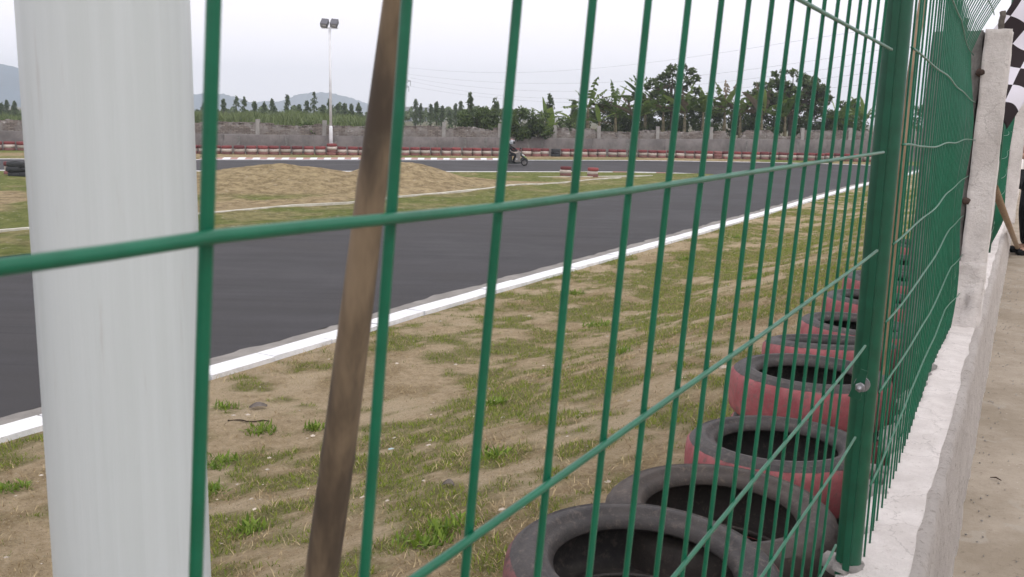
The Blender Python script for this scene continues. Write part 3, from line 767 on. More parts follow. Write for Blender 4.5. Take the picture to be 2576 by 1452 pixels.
under(MB().lathe([(.0225, .010), (.025, .008), (.0275, .002), (.030, -.006)], 22, UA(pu, pa, WALL_Z), fn=lambda r, z, a, k: r * rnd.uniform(.9, 1.15)).build('mortar_foot', M_MORTAR, smooth=True), post)
# clamp with its bolt
def at_px(x, y, a):
    r = ray(x, y); t = a / r.dot(NN); return UA(t * r.dot(DH), a, H0 + t * r.z)
cb = at_px(2168, 968, .205)
clamp = empty('post_clamp', cb, 'small green clamp with a galvanised bolt on the dark green post', 'clamp')
under(MB().box(cb + NN * .004, (.003, .020, .052), Rf @ Matrix.Rotation(.25, 3, 'X'), .55).build('clamp_plate', M_GREENP), clamp)
ax = Rf @ Matrix.Rotation(math.pi / 2, 3, 'Y')
under(MB().lathe([(0, .013), (.0095, .0125), (.0105, .009), (.0105, .004), (.0, .004)], 6, cb, R=ax).build('bolt_head', M_STEEL), clamp)
under(MB().lathe([(.013, .004), (.013, .0015), (0, .0015)], 18, cb, R=ax).build('washer', M_STEEL), clamp)
under(MB().lathe([(0, -.034), (.0035, -.033), (.0035, .0)], 10, cb, R=ax).build('bolt_shank', M_STEEL, smooth=True), clamp)
under(MB().lathe([(0, -.024), (.008, -.023), (.008, -.017), (0, -.016)], 6, cb, R=ax).build('nut', M_STEEL), clamp)

# second panel, bowed and bent over at the top near the big column
def a_far(u, z):
    h = z - H0; k = sstep(1.9, 4.3, u)
    a = .205 + .006 * math.sin(u * 2.1) + .010 * math.sin(h * 9 + u) * k
    a += .014 * k * (1 if h < -.2 else 0) * 0
    a -= max(0, h - (.42 - .11 * float(k))) * (.30 + .18 * float(k))
    a += .028 * float(k) * float(sstep(-.1, .25, h))
    return a
panel2 = empty('mesh_fence', UA(3, .21, WALL_Z), 'bowed panel of green wire fence between the green post and the big white column', 'fence panel', 'panels of the green mesh fence')
u = 1.865
while u < CU - .01:
    du = rnd.uniform(-.006, .006)
    pts = []
    for z in np.linspace(WALL_Z - .03, H0 + 1.0, 22):
        k = float(sstep(2.0, 4.3, u)); h = z - H0
        uu_ = u + du + .012 * math.sin(h * 4 + u * 3) * k
        pts.append(UA(uu_, a_far(uu_, z) + (.004 if u > 2 else 0), z))
    wire_obj(pts, 'vertical_wire', panel2, n=6); u += .068
rows_ = [[(1.6, .132), (1.85, .129), (2.23, .127), (3.2, .118), (4.0, .102), (4.37, .095)], [(1.6, .30), (2.59, .298), (3.26, .315), (3.96, .286), (4.37, .28)],
         [(1.6, -.03), (1.9, -.036), (2.1, -.045), (3.0, -.05), (4.16, -.049), (4.37, -.052)], [(1.6, -.208), (2.92, -.21), (3.58, -.207), (4.17, -.204), (4.37, -.2)],
         [(1.6, -.353), (2.43, -.358), (3.59, -.347), (4.37, -.368)], [(1.6, -.489), (2.03, -.491), (2.83, -.516), (3.73, -.497), (4.37, -.531)],
         [(1.6, -.665), (1.94, -.672), (2.46, -.645), (3.24, -.656), (3.59, -.632), (4.37, -.69)], [(1.6, .46), (4.37, .44)], [(1.6, .62), (4.37, .6)], [(1.6, .85), (4.37, .84)]]
for pl in rows_:
    pts = []
    for uq in np.linspace(1.82, CU - .005, 60):
        h = float(np.interp(uq, [p[0] for p in pl], [p[1] for p in pl])) + .003 * math.sin(uq * 7 + pl[0][1] * 9); z = H0 + h
        pts.append(UA(uq, a_far(uq, z) - .0045, z))
    wire_obj(pts, 'horizontal_wire', panel2, n=6)
# third and fourth panels beyond the column
post2 = under(MB().tube([UA(7.1, .175, WALL_Z - .02), UA(7.1, .175, H0 + .9)], .0215, 14).build('fence_post', M_GREENP, smooth=True), empty('fence_post', UA(7.1, .175, WALL_Z), 'green fence post half hidden between the big column and the second column', 'post'))
post2.name = 'post_tube'
def far_panel(u0, u1, a0, a1, label, nn):
    root = empty('mesh_fence', UA(u0, a0, WALL_Z), label, 'fence panel', 'panels of the green mesh fence')
    u = u0
    while u < u1:
        a = a0 + (a1 - a0) * (u - u0) / (u1 - u0)
        wire_obj([UA(u, a + .01 * math.sin(h_ * 6 + u) - max(0, h_ - .4) * .45, H0 + h_) for h_ in (-.84, -.55, -.25, .05, .25, .38)], 'vertical_wire', root, n=4); u += .068
    for h_ in (.30, .13, -.045, -.21, -.36, -.5, -.66):
        wire_obj([UA(q, a0 + (a1 - a0) * (q - u0) / (u1 - u0) - .005 + .012 * math.sin(q * 3 + h_ * 5), H0 + h_ + .012 * math.sin(q * 2.3 + h_ * 4)) for q in np.linspace(u0, u1, 26)], 'horizontal_wire', root, n=4)
far_panel(CU + .22, 7.05, .20, .165, 'green fence panel just behind the big white column', 0)
far_panel(7.15, 9.78, .165, .145, 'green fence panel just before the second white column', 0)
far_panel(10.02, 14.0, .145, .145, 'farthest green fence panel beyond the second white column', 0)

# ------------------------------------------------------------------ poles close to the camera
pp_ = ray(279, 300); pd = pp_.copy(); pd.z = 0; pd.normalize(); pc = pd * .93
pole = MB(); Rw = .0705; prof = []
zz = [BANK - .1, BANK + .6, 1.6, 2.2, 3.0, 4.5, 6.5]
pole.tube([(pc.x, pc.y, z) for z in zz], Rw, 64)
tag(under(pole.build('white_pole', M_WPOLE, smooth=True), empty('flagpole', (pc.x, pc.y, BANK))), None)
_r = bpy.data.objects['flagpole']; tag(_r, 'broad glossy white pole standing close behind the fence at left', 'pole'); bpy.data.objects['white_pole'].name = 'pole_shaft'
under(MB().lathe([(0, .05), (.16, .05), (.165, .04), (.165, -.05)], 24, (pc.x, pc.y, BANK)).build('base_plate', M_STEEL), _r)
# bamboo leaning behind the nearest wires
def at_a(x, y, a): return at_px(x, y, a)
pts = [at_a(998, -60, .235), at_a(977, 130, .242), at_a(924, 560, .255), at_a(897, 780, .261), at_a(868, 1010, .270), at_a(839, 1230, .281), at_a(808, 1452, .292)]
dd = (pts[-1] - pts[-2]).normalized(); pts.append(pts[-1] + dd * .5); d2 = (pts[0] - pts[1]).normalized(); pts = [pts[0] + d2 * .5] + pts
Pf = []; Rr = []
base_r = [.0038, .0043, .0053, .0068, .0073, .0078, .0082, .0085, .0088]
for i in range(len(pts) - 1):
    for k in range(8):
        t = k / 8; Pf.append(pts[i].lerp(pts[i + 1], t)); r = base_r[i] * (1 - t) + base_r[i + 1] * t
        Rr.append(r * (1.04 if len(Pf) % 23 == 0 else 1))
bb = MB().tube(Pf, Rr, 18).build('bamboo_pole', M_BAMBOO, smooth=True); tag(bb, 'brown bamboo stick leaning just behind the nearest fence wires', 'bamboo stick')
# split lath behind the post
LT = [at_a(2342, -60, .232), at_a(2322, 0, .232), at_a(2293, 180, .232), at_a(2266, 420, .232), at_a(2246, 640, .232), at_a(2231, 860, .232), at_a(2226, 942, .232)]
wl = [.012, .0125, .0115, .010, .012, .0135, .0135]
V = []; F = []
for i, (p, w_) in enumerate(zip(LT, wl)):
    w_ *= 1.9 
    for s_, t_ in ((-1, -1), (1, -1), (1, 1), (-1, 1)): V.append(p + (DH * .6 - NN * .8) * s_ * w_ * .34 + (DH * .8 + NN * .6) * t_ * .003)
for i in range(len(LT) - 1):
    for j in range(4):
        a, b = i * 4 + j, i * 4 + (j + 1) % 4; F.append([a, b, b + 4, a + 4])
F += [[0, 1, 2, 3], [len(V) - 4, len(V) - 1, len(V) - 2, len(V) - 3]]
tag(mesh('bamboo_lath', V, F, M_LATH), 'flat split bamboo lath tied behind the dark green post', 'lath')
# stick leaning on the wall beyond the column
b0 = G(2561, 626, PAVE_Z + .015); r = ray(2501, 473); t = .114 / r.dot(NN); b1 = EYE + r * t; b2 = b1 + (b1 - b0).normalized() * max(0, min(.3, b1.dot(DH) - 4.66))
tag(MB().tube([b0, b1, b2], [.026, .018, .017], 10).build('bamboo_stick', M_LATH, smooth=True), 'pale bamboo stick slanting against the wall below the chequered flag', 'stick')

# ------------------------------------------------------------------ tyres by the fence
def tyre_group(mats, R, W, ri, tread=True, seg=96, name='tyre', dirty=False):
    """one tyre: body (sidewalls) with tread and inner lining as parts"""
    t = empty(name)
    h = W / 2
    sw = MB().lathe([(R - .012, h * .78), (R - .030, h * .93), (R - .034, h * .90), (R * .5 + ri * .5, h * 1.0), (ri + .040, h * .98), (ri + .034, h * .88), (ri + .018, h * .86), (ri + .012, h * .80), (ri, h * .62),
                     (ri + .004, h * .56), (ri + .03, h * .70), (R - .035, h * .80), (R - .016, h * .60), (R - .014, 0),
                     (R - .016, -h * .60), (R - .035, -h * .80), (ri + .03, -h * .70), (ri + .004, -h * .56), (ri, -h * .62), (ri + .012, -h * .80), (R * .5 + ri * .5, -h), (R - .030, -h * .93), (R - .012, -h * .78)], seg)
    o = sw.build('carcass', mats[0], t, smooth=True)
    def fn(r, z, a, k):
        if k in (1, 2, len(tp2) - 3, len(tp2) - 2):
            j = int(round(a / (2 * math.pi) * seg * 1.0)); return r - ((.009 if k in (1, len(tp2) - 2) else .004) if j % 5 == 0 else 0)
        return r
    tp2 = [(R - .013, h * .79), (R - .003, h * .68), (R + .0005, h * .45), (R + .0015, h * .2), (R + .002, 0), (R + .0015, -h * .2), (R + .0005, -h * .45), (R - .003, -h * .68), (R - .013, -h * .79)]
    MB().lathe(tp2, seg, fn=fn).build('tread', mats[1], t, smooth=True)
    return t
def copy_tree(o, parent=None):
    c = o.copy(); C.objects.link(c)
    if parent: c.parent = parent
    for ch in o.children: copy_tree(ch, c)
    return c
def recolor(t, mats):
    for ch, m_ in zip(sorted(t.children, key=lambda o: o.name), mats):
        ch.material_slots[0].link = 'OBJECT'; ch.material_slots[0].material = m_
TYR = tyre_group((M_RUB, M_TRED), .315, .205, .203)
first = [True]
def place_tyre(p, rz, tilt, mats, label, sc_=1.0, grp='tyres stacked by the fence wall'):
    t = TYR if first[0] else copy_tree(TYR); first[0] = False
    t.location = p; t.rotation_euler = (tilt[0], tilt[1], rz); t.scale = (sc_,) * 3
    recolor(t, mats); tag(t, label, 'tyre', grp)
# (u, a, top below the eye, carcass, tread, tilt, words for the top tyre)
near = [(2.00, .70, 1.00, M_RUB, M_TOLD, (.03, -.02), 1.04, 'nearest tyre, cut by the bottom edge of the picture'),
        (2.57, .675, 1.07, M_RUBD, M_RUBD, (.0, .02), 1.05, 'mud-caked black tyre, second from the nearest along the fence'),
        (3.25, .665, 1.08, M_RUB, M_TRED, (-.01, .02), 1.0, 'tyre with red painted tread blocks, third from the nearest along the fence'),
        (3.97, .70, 1.00, M_RUB, M_TRED, (.02, .0), 1.03, 'bright red topped tyre behind the bolt of the green post'),
        (4.66, .74, 1.02, M_RUB, M_TRED, (.13, .02), 1.0, 'tilted black tyre just beyond the bright red one'),
        (5.38, .72, 1.06, M_RUB, M_TRED, (.0, .05), 1.0, 'red sided tyre with a scuffed rim seen left of the green post'),
        (6.15, .73, 1.04, M_RUB, M_TRED, (.03, .02), 1.0, 'tyre with a red flank, seen between the wires just right of the post'),
        (6.95, .74, 1.02, M_RUB, M_TRED, (.0, .0), 1.0, 'dark tyre behind the bowed fence panel, second before the vanishing end'),
        (7.9, .74, 1.03, M_RUB, M_RUBD, (.0, .03), 1.0, 'small looking tyre behind the bowed fence panel, level with the column'),
        (9.1, .74, 1.02, M_RUB, M_TRED, (.0, .0), 1.0, 'farthest tyre visible behind the bowed fence panel')]
for i, (u, a, hh, mc, mt, tl, s_, lb) in enumerate(near):
    zt = H0 - hh; W_ = .205 * s_
    gz = ground_z(*UA(u, a).xy); n_ = 3; pit = (zt - gz) / n_
    for k in range(n_):
        du, da = (0, 0) if k == 0 else (rnd.uniform(-.03, .03), rnd.uniform(-.02, .03))
        z = zt - W_ / 2 - k * min(pit, W_)
        if k == 0: l_ = lb
        else: l_ = ['', 'middle', 'lowest'][k] + ' tyre beneath the ' + lb.split(',')[0].replace('tyre with', 'one with').replace(' seen left of the green post', ' left of the post')
        mats = (mc, mt) if k == 0 else (M_RUBD, M_TRED) if i in (2, 3) else (M_RUBD, rnd.choice((M_TRED, M_RUBD, M_TRED)))
        place_tyre(UA(u + du, a + da, z), rnd.random() * 6, tl if k == 0 else (0, 0), mats, l_, s_ if k == 0 else s_ * rnd.uniform(.95, 1.0))
#NEXT2
# ------------------------------------------------------------------ far wall
def shift(pl, d): return [p + Vector((0, d, 0)) for p in pl]
WL = shift(TL, 1.15); WLf = resample(WL, .3)
def wl_at(px):                           # the wall line under an image column: walk to the crossing
    best = None
    for a, b in zip(WL, WL[1:]):
        r = ray(px, 340); den = (b - a).x * r.y - (b - a).y * r.x
        if abs(den) < 1e-9: continue
        t = (a.y * r.x - a.x * r.y) / den
        if -1e-6 <= t <= 1: return a.lerp(b, t)
    return WL[0] if px < 0 else WL[-1]
def zpx(px, py, p):                      # height of a sight line above the point p
    r = ray(px, py); return H0 + r.z * (p.y / r.y)
ledge = [(-900, 327), (0, 329), (640, 338.5), (986, 344), (1285, 346.5), (1538, 349.5), (2130, 352), (2600, 356)]
fw = empty('far_boundary_wall', (0, 50, 0), 'long stained concrete wall behind the far tyre barrier, its upper bricks crumbling', 'wall')
xs = np.linspace(-900, 2700, 260); V = []
for xq in xs:
    p = wl_at(xq); z = zpx(xq, ipx(ledge, xq), p)
    for dy, zz_ in ((0, -.1), (0, z * .5), (0.01, z - .03), (.03, z), (.45, z), (.45, -.1)): V.append((p.x, p.y + dy, zz_))
idx = np.arange(len(V)).reshape(len(xs), 6); Q = np.stack([idx[:-1, :-1], idx[1:, :-1], idx[1:, 1:], idx[:-1, 1:]], -1).reshape(-1, 4)
under(npmesh('lower_wall', np.array(V), Q, M_RENDER), fw)
# pilaster strips on the lower wall
for xq in (845, 975, 1100, 1142, 1170, 1222, 1330, 1365, 1580, 1700, 1880, 2010, 600, 720):
    p = wl_at(xq); z = zpx(xq, ipx(ledge, xq), p)
    under(MB().box((p.x, p.y - .008, z / 2 - .04), (rnd.uniform(.05, .16), .03, z - .08)).build('render_seam', M_GREYC), fw)
upper = [(-900, 298), (0, 300), (560, 309), (640, 311), (682, 312), (684, 317), (745, 319), (790, 318), (795, 314), (815, 313), (832, 318), (900, 320), (986, 319), (1090, 319), (1112, 321), (1124, 327), (1150, 322),
         (1190, 322), (1222, 328), (1235, 330), (1250, 322), (1257, 325), (1262, 346.5), (1362, 346.5), (1366, 342), (1374, 338), (1388, 334), (1396, 324), (1430, 324), (1434, 340), (1439, 325), (1490, 325), (1497, 333),
         (1544, 334), (1550, 342), (1558, 333), (1570, 336), (1619, 330), (1660, 330), (1714, 333), (1765, 331), (1775, 345), (1790, 334), (1825, 330), (1834, 348), (1866, 348), (1873, 330), (1935, 330), (1950, 344), (2005, 346),
         (2019, 330), (2097, 330), (2250, 333), (2700, 336)]
posts = [(-560, 290), (-390, 290), (-210, 291), (-30, 292), (140, 293), (310, 295), (480, 297), (647, 300), (815, 303), (1116, 307), (1257, 311), (1396, 315), (1507, 317), (1655, 318), (1790, 320), (1905, 321), (2020, 322), (2140, 322), (2300, 324)]
bx = [-900] + [p[0] for p in posts] + [2700]
for xa, xb in zip(bx, bx[1:]):
    n_ = max(3, int((xb - xa) / 3.2)); xs = np.linspace(xa + 2, xb - 2, n_); V = []
    for xq in xs:
        p = wl_at(xq); z0 = zpx(xq, ipx(ledge, xq), p); ztop = zpx(xq, ipx(upper, xq), p)
        ztop = max(z0 + .01, ztop + (float(vn(xq, 0, 9, 5)) - .5) * .11 + (rnd.random() - .5) * .05)
        for dy, zz_ in ((.12, z0 + .001), (.12, (z0 + ztop) / 2), (.125, ztop - .01), (.15, ztop), (.32, ztop - .02), (.32, z0)): V.append((p.x, p.y + dy, zz_))
    idx = np.arange(len(V)).reshape(len(xs), 6); Q = np.stack([idx[:-1, :-1], idx[1:, :-1], idx[1:, 1:], idx[:-1, 1:]], -1).reshape(-1, 4)
    under(npmesh('brick_panel', np.array(V), Q, M_OLDB), fw)
for xq, yq in posts:
    p = wl_at(xq); z0 = zpx(xq, ipx(ledge, xq), p); zt = zpx(xq, yq, p)
    under(MB().box((p.x, p.y + .19, (z0 + zt) / 2), (.20, .28, zt - z0), taper=rnd.uniform(.86, .98)).build('wall_pillar', M_POSTC), fw)
# loose bricks along the broken edge
mb = MB()
for _ in range(420):
    xq = rnd.uniform(520, 2200); p = wl_at(xq); z = zpx(xq, ipx(upper, xq), p)
    if z - zpx(xq, ipx(ledge, xq), p) < .1 and rnd.random() < .5: continue
    mb.box((p.x, p.y + rnd.uniform(.14, .3), z + rnd.uniform(-.02, .03)), (.22, .11, .06), Matrix.Rotation(rnd.uniform(-.5, .5), 3, 'Z') @ Matrix.Rotation(rnd.uniform(-.2, .2), 3, 'Y'))
under(mb.build('loose_bricks', M_OLDB), fw)['kind'] = 'stuff'

# ------------------------------------------------------------------ far tyre barrier: every tyre a thing
def far_tyre_mesh():
    mb = MB(); R, W_ = .268, .158
    mb.lathe([(.15, W_ * .42), (.19, W_ * .5), (R - .03, W_ * .49), (R - .006, W_ * .34), (R, 0), (R - .006, -W_ * .34), (R - .03, -W_ * .49), (.19, -W_ * .5), (.15, -W_ * .42), (.18, 0)], 18, closed=True)
    return mb
ft = {}
for key, m_ in (('red', M_FRED), ('faded red', M_FRED2), ('white', M_FWHT), ('black', M_FBLK)):
    o = far_tyre_mesh().build('tyre', m_, smooth=True); ft[key] = o.data; bpy.data.objects.remove(o)
def far_stack(p, cols, where, sc_=1.0, pitch=.152, grp='tyres of the far barrier'):
    n_ = len(cols)
    names = {3: ['bottom', 'middle', 'top'], 4: ['bottom', 'second', 'third', 'top']}[n_]
    ox, oy = 0, 0; z = .03
    for k, c_ in enumerate(cols):
        o = bpy.data.objects.new('tyre', ft[c_]); C.objects.link(o)
        s_ = sc_ * rnd.uniform(.96, 1.03)
        ox += rnd.uniform(-.018, .018); z += pitch * s_ / 2 * (1 if k == 0 else 2) if k else pitch * s_ / 2
        o.location = (p.x + ox, p.y + rnd.uniform(-.02, .02), z); o.scale = (s_,) * 3
        o.rotation_euler = (rnd.uniform(-.03, .03), rnd.uniform(-.05, .05) if k == n_ - 1 else rnd.uniform(-.02, .02), rnd.random() * 6)
        tag(o, '%s %s tyre of the %s' % (c_, names[k], where), 'tyre', grp)
def px_of(p):
    d = p - EYE; q = d.dot(FWD); return 1288 + FPX * d.dot(iu) / q, 726 - FPX * d.dot(iv) / q
# walk along the barrier line from the mast both ways
L = resample(TL, .02); ip = min(range(len(L)), key=lambda i: abs(px_of(L[i])[0] - 833))
def walk(sgn):
    out = []; d = 0; i = ip; last_ = L[ip]; nx = .548
    while 0 < i + sgn < len(L):
        i += sgn
        if (L[i] - last_).length >= nx: out.append(L[i]); last_ = L[i]; nx = rnd.choice((.54, .545, .55, .56, .56, .60))
    return out
stacks = [(L[ip], 'mast')] + [(p, 'l') for p in walk(-1)] + [(p, 'r') for p in walk(1)]
info = sorted([(px_of(p)[0], p, k) for p, k in stacks if -60 < px_of(p)[0] < 2250], key=lambda t: t[0])
nleft = [t for t in info if t[0] < 45]; 
cnt = {}
black_x = min((t[0] for t in info), key=lambda v: abs(v - 1405))
fourth_x = min((t[0] for t in info), key=lambda v: abs(v - 1795))
order_left = sorted([t[0] for t in info if 500 < t[0] < 830], reverse=True)
order_mr = sorted([t[0] for t in info if 836 < t[0] < 915])
order_c = sorted([t[0] for t in info if 985 < t[0] < black_x - 2])
order_d = sorted([t[0] for t in info if t[0] > black_x + 2])
for xq, p, k in info:
    cols = ['faded red', 'white', 'red']
    if 1320 < xq < 1345 and False: continue
    if abs(xq - black_x) < 1: wh = 'all black stack in the red and white far barrier'; cols = ['black'] * 3
    elif k == 'mast': wh = 'taller stack at the foot of the floodlight mast'; cols = ['faded red', 'faded red', 'white', 'red']
    elif abs(xq - fourth_x) < 1: wh = 'far stack lacking a white band'; cols = ['faded red', 'faded red', 'faded red']
    elif xq < 45: wh = '%s far stack from the left edge of the picture' % ORD[1 + sorted(t[0] for t in info if t[0] < 45).index(xq)]
    elif xq <= 500: wh = '%s barrier stack hidden behind the broad white pole' % ORD[1 + [t[0] for t in info if 45 <= t[0] <= 500].index(xq)]
    elif xq < 830: wh = '%s stack left of the floodlight mast' % ORD[1 + order_left.index(xq)]
    elif xq < 915: wh = '%s stack right of the floodlight mast' % ORD[1 + order_mr.index(xq)]
    elif xq <= 985: wh = '%s stack hidden behind the bamboo stick' % ORD[1 + [t[0] for t in info if 915 <= t[0] <= 985].index(xq)]
    elif xq < black_x: wh = '%s far stack right of the bamboo stick' % ORD[1 + order_c.index(xq)]
    else: wh = '%s stack right of the all black far stack' % ORD[1 + order_d.index(xq)]
    if xq > 1330 and xq < 1395 and abs(xq - 1375) < 9: p = p + Vector((-.1, .3, 0))
    far_stack(p + Vector((0, rnd.uniform(-.05, .05), 0)), cols, wh)
# two stacks on the infield, and the black and red ones at the left edge
for xq, yq, wh in ((1422, 449, 'left one of two stacks standing on the infield grass'), (1490, 451.5, 'right one of two stacks standing on the infield grass')):
    far_stack(G(xq, yq - 3), ['faded red', 'white', 'red'], wh, .80, .155, 'tyres standing on the infield')
far_stack(G(32, 443), ['faded red', 'white', 'red'], 'stack half hidden by black tyres at the left edge', 0.88, .165, 'tyres at the left infield edge')
for xq, wh in ((40, 'first black stack left of the broad white pole'), (63, 'black stack touching the broad white pole')):
    far_stack(G(xq, 447), ['black'] * 3, wh, 0.95, .165, 'tyres at the left infield edge')

# ------------------------------------------------------------------ floodlight mast
mp = G(832, 388); mp = G(832, 388) + Vector((0, .55, 0)); mp = wl_at(832) - Vector((0, .62, 0)); mp.x = PY(831, 215, mp.y).x; 
def mz(y): return zpx(832, y, mp)
mast = empty('floodlight_mast', (mp.x, mp.y, 0), 'tall thin white floodlight mast with two square lamps beside the far wall', 'floodlight')
under(MB().tube([(mp.x, mp.y, 0), (mp.x, mp.y, mz(319)), (mp.x, mp.y, mz(317))], [.095, .09, .07], 14).build('lower_shaft', M_METALW, smooth=True), mast)
under(MB().tube([(mp.x, mp.y, mz(319)), (mp.x, mp.y, mz(74))], [.072, .060], 12).build('upper_shaft', M_METALW, smooth=True), mast)
zb = mz(71); k = mp.y / FPX
under(MB().box((mp.x, mp.y, zb), (42 * k, .06, .05)).build('crossarm', M_METALW), mast)
for sx in (-1, 1):
    Rl = Matrix.Rotation(-.18, 3, 'Z') @ Matrix.Rotation(.75, 3, 'X') @ Matrix.Rotation(.12, 3, 'Y')
    cx = mp.x + sx * 11.8 * k; cz = zb + 11.5 * k
    lamp = under(MB().box((cx, mp.y - .05, cz), (17 * k, .40, 11.5 * k), Rl).box((cx, mp.y + .16, cz - .02), (.12, .2, .12)).build('lamp_housing', M_LAMP), mast)
    Rg = Matrix.Rotation(0, 3, 'X')
    under2 = MB().box(Vector((cx, mp.y - .05, cz)) + Rl @ Vector((0, -.203, -.0)), (14.5 * k, .012, 9 * k), Rl).build('lamp_glass', M_LGLASS)
    under2.parent = lamp; under2.matrix_parent_inverse = Matrix.Identity(4)
    tb = MB().box(Vector((cx, mp.y - .05, cz)) + Rl @ Vector((.04, -.214, .01)), (8.5 * k, .01, 3 * k), Rl).build('lamp_tube', M_LREF)
    tb.parent = lamp; tb.matrix_parent_inverse = Matrix.Identity(4)
    under(MB().tube([(cx, mp.y, zb), (cx, mp.y, cz - .12)], .02, 6).build('bracket', M_METALW), mast)

# ------------------------------------------------------------------ foliage builders
def leafcloud(name, P, size, mat, v, parent=None, asp=.45, up=.0, fold=False):
    n_ = len(P); a = rs.randn(n_, 3); a[:, 2] = a[:, 2] * (1 - up) ; a /= np.linalg.norm(a, axis=1)[:, None]
    b = rs.randn(n_, 3); b -= (a * b).sum(1)[:, None] * a; b /= np.linalg.norm(b, axis=1)[:, None]
    s = size if np.ndim(size) else np.full(n_, size); s = s * (.6 + .8 * rs.rand(n_)); a = a * s[:, None] / 2; b = b * s[:, None] * asp / 2
    VV = np.stack([P - a, P + b - a * .1, P + a, P - b - a * .1], 1).reshape(-1, 3); Q = (np.arange(n_) * 4)[:, None] + np.arange(4)[None]
    return npmesh(name, VV, Q, mat, parent, attr={'v': np.repeat(v, 4)})
def cluster_pts(clumps, dens):
    """points on leafy shells: clumps (x,y,z,r)"""
    out = []; vv = []
    for x, y, z, r in clumps:
        n_ = int(dens * r * r) + 6; d = rs.randn(n_, 3); d /= np.linalg.norm(d, axis=1)[:, None]
        rr = r * (.35 + .75 * rs.rand(n_) ** .6); out.append(np.array([x, y, z]) + d * rr[:, None] * np.array([1, 1, .75])); base = rs.rand()
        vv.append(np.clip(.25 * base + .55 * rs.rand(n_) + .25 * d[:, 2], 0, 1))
    return np.concatenate(out), np.concatenate(vv)
def place_pt(px, py, Y):
    return PY(px, py, Y)
def conifer(px, ytop, Y, lab, wpx=16, sparse=1.0, lean=0):
    t = place_pt(px, ytop, Y); b = Vector((t.x - lean, Y, 0)); H = t.z
    root = empty('young_conifer', b, lab, 'tree', 'young trees beyond the far wall')
    under(MB().tube([b, b.lerp(t, .6), t], [.07, .04, .01], 5).build('trunk', M_BARK), root)
    r0 = wpx * .62 * Y / FPX; P = []; vv = []
    nb = int(46 * sparse)
    for i in range(nb):
        f = .28 + .71 * rs.rand() ** .75; ang = rs.rand() * 6.28; L_ = r0 * min(1, 1.3 * (1 - f)) ** .9 * (.25 + 1.7 * rs.rand() ** 1.6) + .08 + .12 * rs.rand()
        c_ = b.lerp(t, f); m_ = int(12 + 22 * rs.rand())
        s_ = rs.rand(m_) ** .8; q = np.stack([c_.x + np.cos(ang) * L_ * s_ + rs.randn(m_) * .05, c_.y + np.sin(ang) * L_ * s_, c_.z - .25 * L_ * s_ + rs.randn(m_) * .06], -1)
        q[:, 2] += .10 * np.sin(s_ * 5); P.append(q); vv.append(np.clip(rs.rand() * .5 + .5 * rs.rand(m_), 0, 1))
    P = np.concatenate(P); vv = np.concatenate(vv)
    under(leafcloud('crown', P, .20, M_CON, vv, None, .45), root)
cons = [(512, 262, 14), (562, 252, 17), (594, 241, 20), (614, 246, 12), (640, 258, 14), (664, 262, 14), (685, 251, 20), (722, 240, 16), (752, 266, 12), (790, 234, 22), (772, 256, 22), (812, 268, 16), (829, 250, 13), (850, 263, 16), (866, 261, 16), (884, 263, 14), (902, 262, 18),
        (1012, 268, 16), (1046, 250, 16), (1058, 262, 14), (1084, 262, 12), (1098, 258, 13), (1113, 267, 14), (1131, 278, 14), (1146, 263, 14), (1160, 256, 13), (1183, 235, 17), (1248, 248, 18), (1384, 235, 13), (1445, 256, 18), (16, 253, 16), (36, 258, 16), (3, 262, 12)]
adj = ['spindly', 'bushy', 'ragged', 'slim', 'crooked', 'thin topped', 'feathery']
def side_words(px):
    if px < 60: return 'beyond the wall left of the broad white pole'
    if px < 700: return 'beyond the wall right of the broad white pole'
    if px < 828: return 'just left of the floodlight mast'
    if px < 930: return 'just right of the floodlight mast'
    if px < 1150: return 'right of the bamboo stick'
    if px < 1300: return 'above the dense shrubs left of the rider'
    return 'among the banana plants'
seen = {}
for i, (px, yt, wd) in enumerate(cons):
    wds = side_words(px); seen[wds] = seen.get(wds, 0) + 1
    Y = rnd.uniform(92, 118) if px < 1170 else rnd.uniform(66, 74)
    conifer(px, yt, Y, '%s young conifer, %s from left, %s' % (adj[i % 7], ORD[seen[wds]], wds), wd * 1.15, .8 if yt < 250 else 1.15)
# reed belt behind the wall on the left
N = 42000; px = np.concatenate([rs.uniform(-200, 935, N)]); Yd = rs.uniform(58, 78, N)
dens = fbm(px, Yd * 6, 40, 50, 3); keep = rs.rand(N) < sstep(.30, .60, dens) * .9 + .1; px, Yd, dens = px[keep], Yd[keep], dens[keep]
top = np.interp(px, [-200, 0, 560, 640, 700, 790, 860, 900, 935], [290, 293, 282, 284, 279, 284, 284, 290, 300]) + rs.randn(len(px)) * 4 + (fbm(px, 0 * px, 22, 91, 4) - .5) * 26
X = np.array([PY(a, 300, b).x for a, b in zip(px, Yd)]); ZT = np.array([PY(a, t, b).z for a, t, b in zip(px, top, Yd)])
hh = .5 + .5 * rs.rand(len(px)); zb_ = np.maximum(0, ZT - hh - .9 * rs.rand(len(px)) ** 2)
tag(blades('reed_bed', np.stack([X, Yd, zb_], -1), ZT - zb_, .05 + .03 * rs.rand(len(px)), .35 + .4 * rs.rand(len(px)), M_REED, np.clip(rs.rand(len(px)) * .7 + (ZT - zb_) * .2, 0, 1)), 'pale green reeds crowding behind the far wall', 'reeds', kind='stuff')
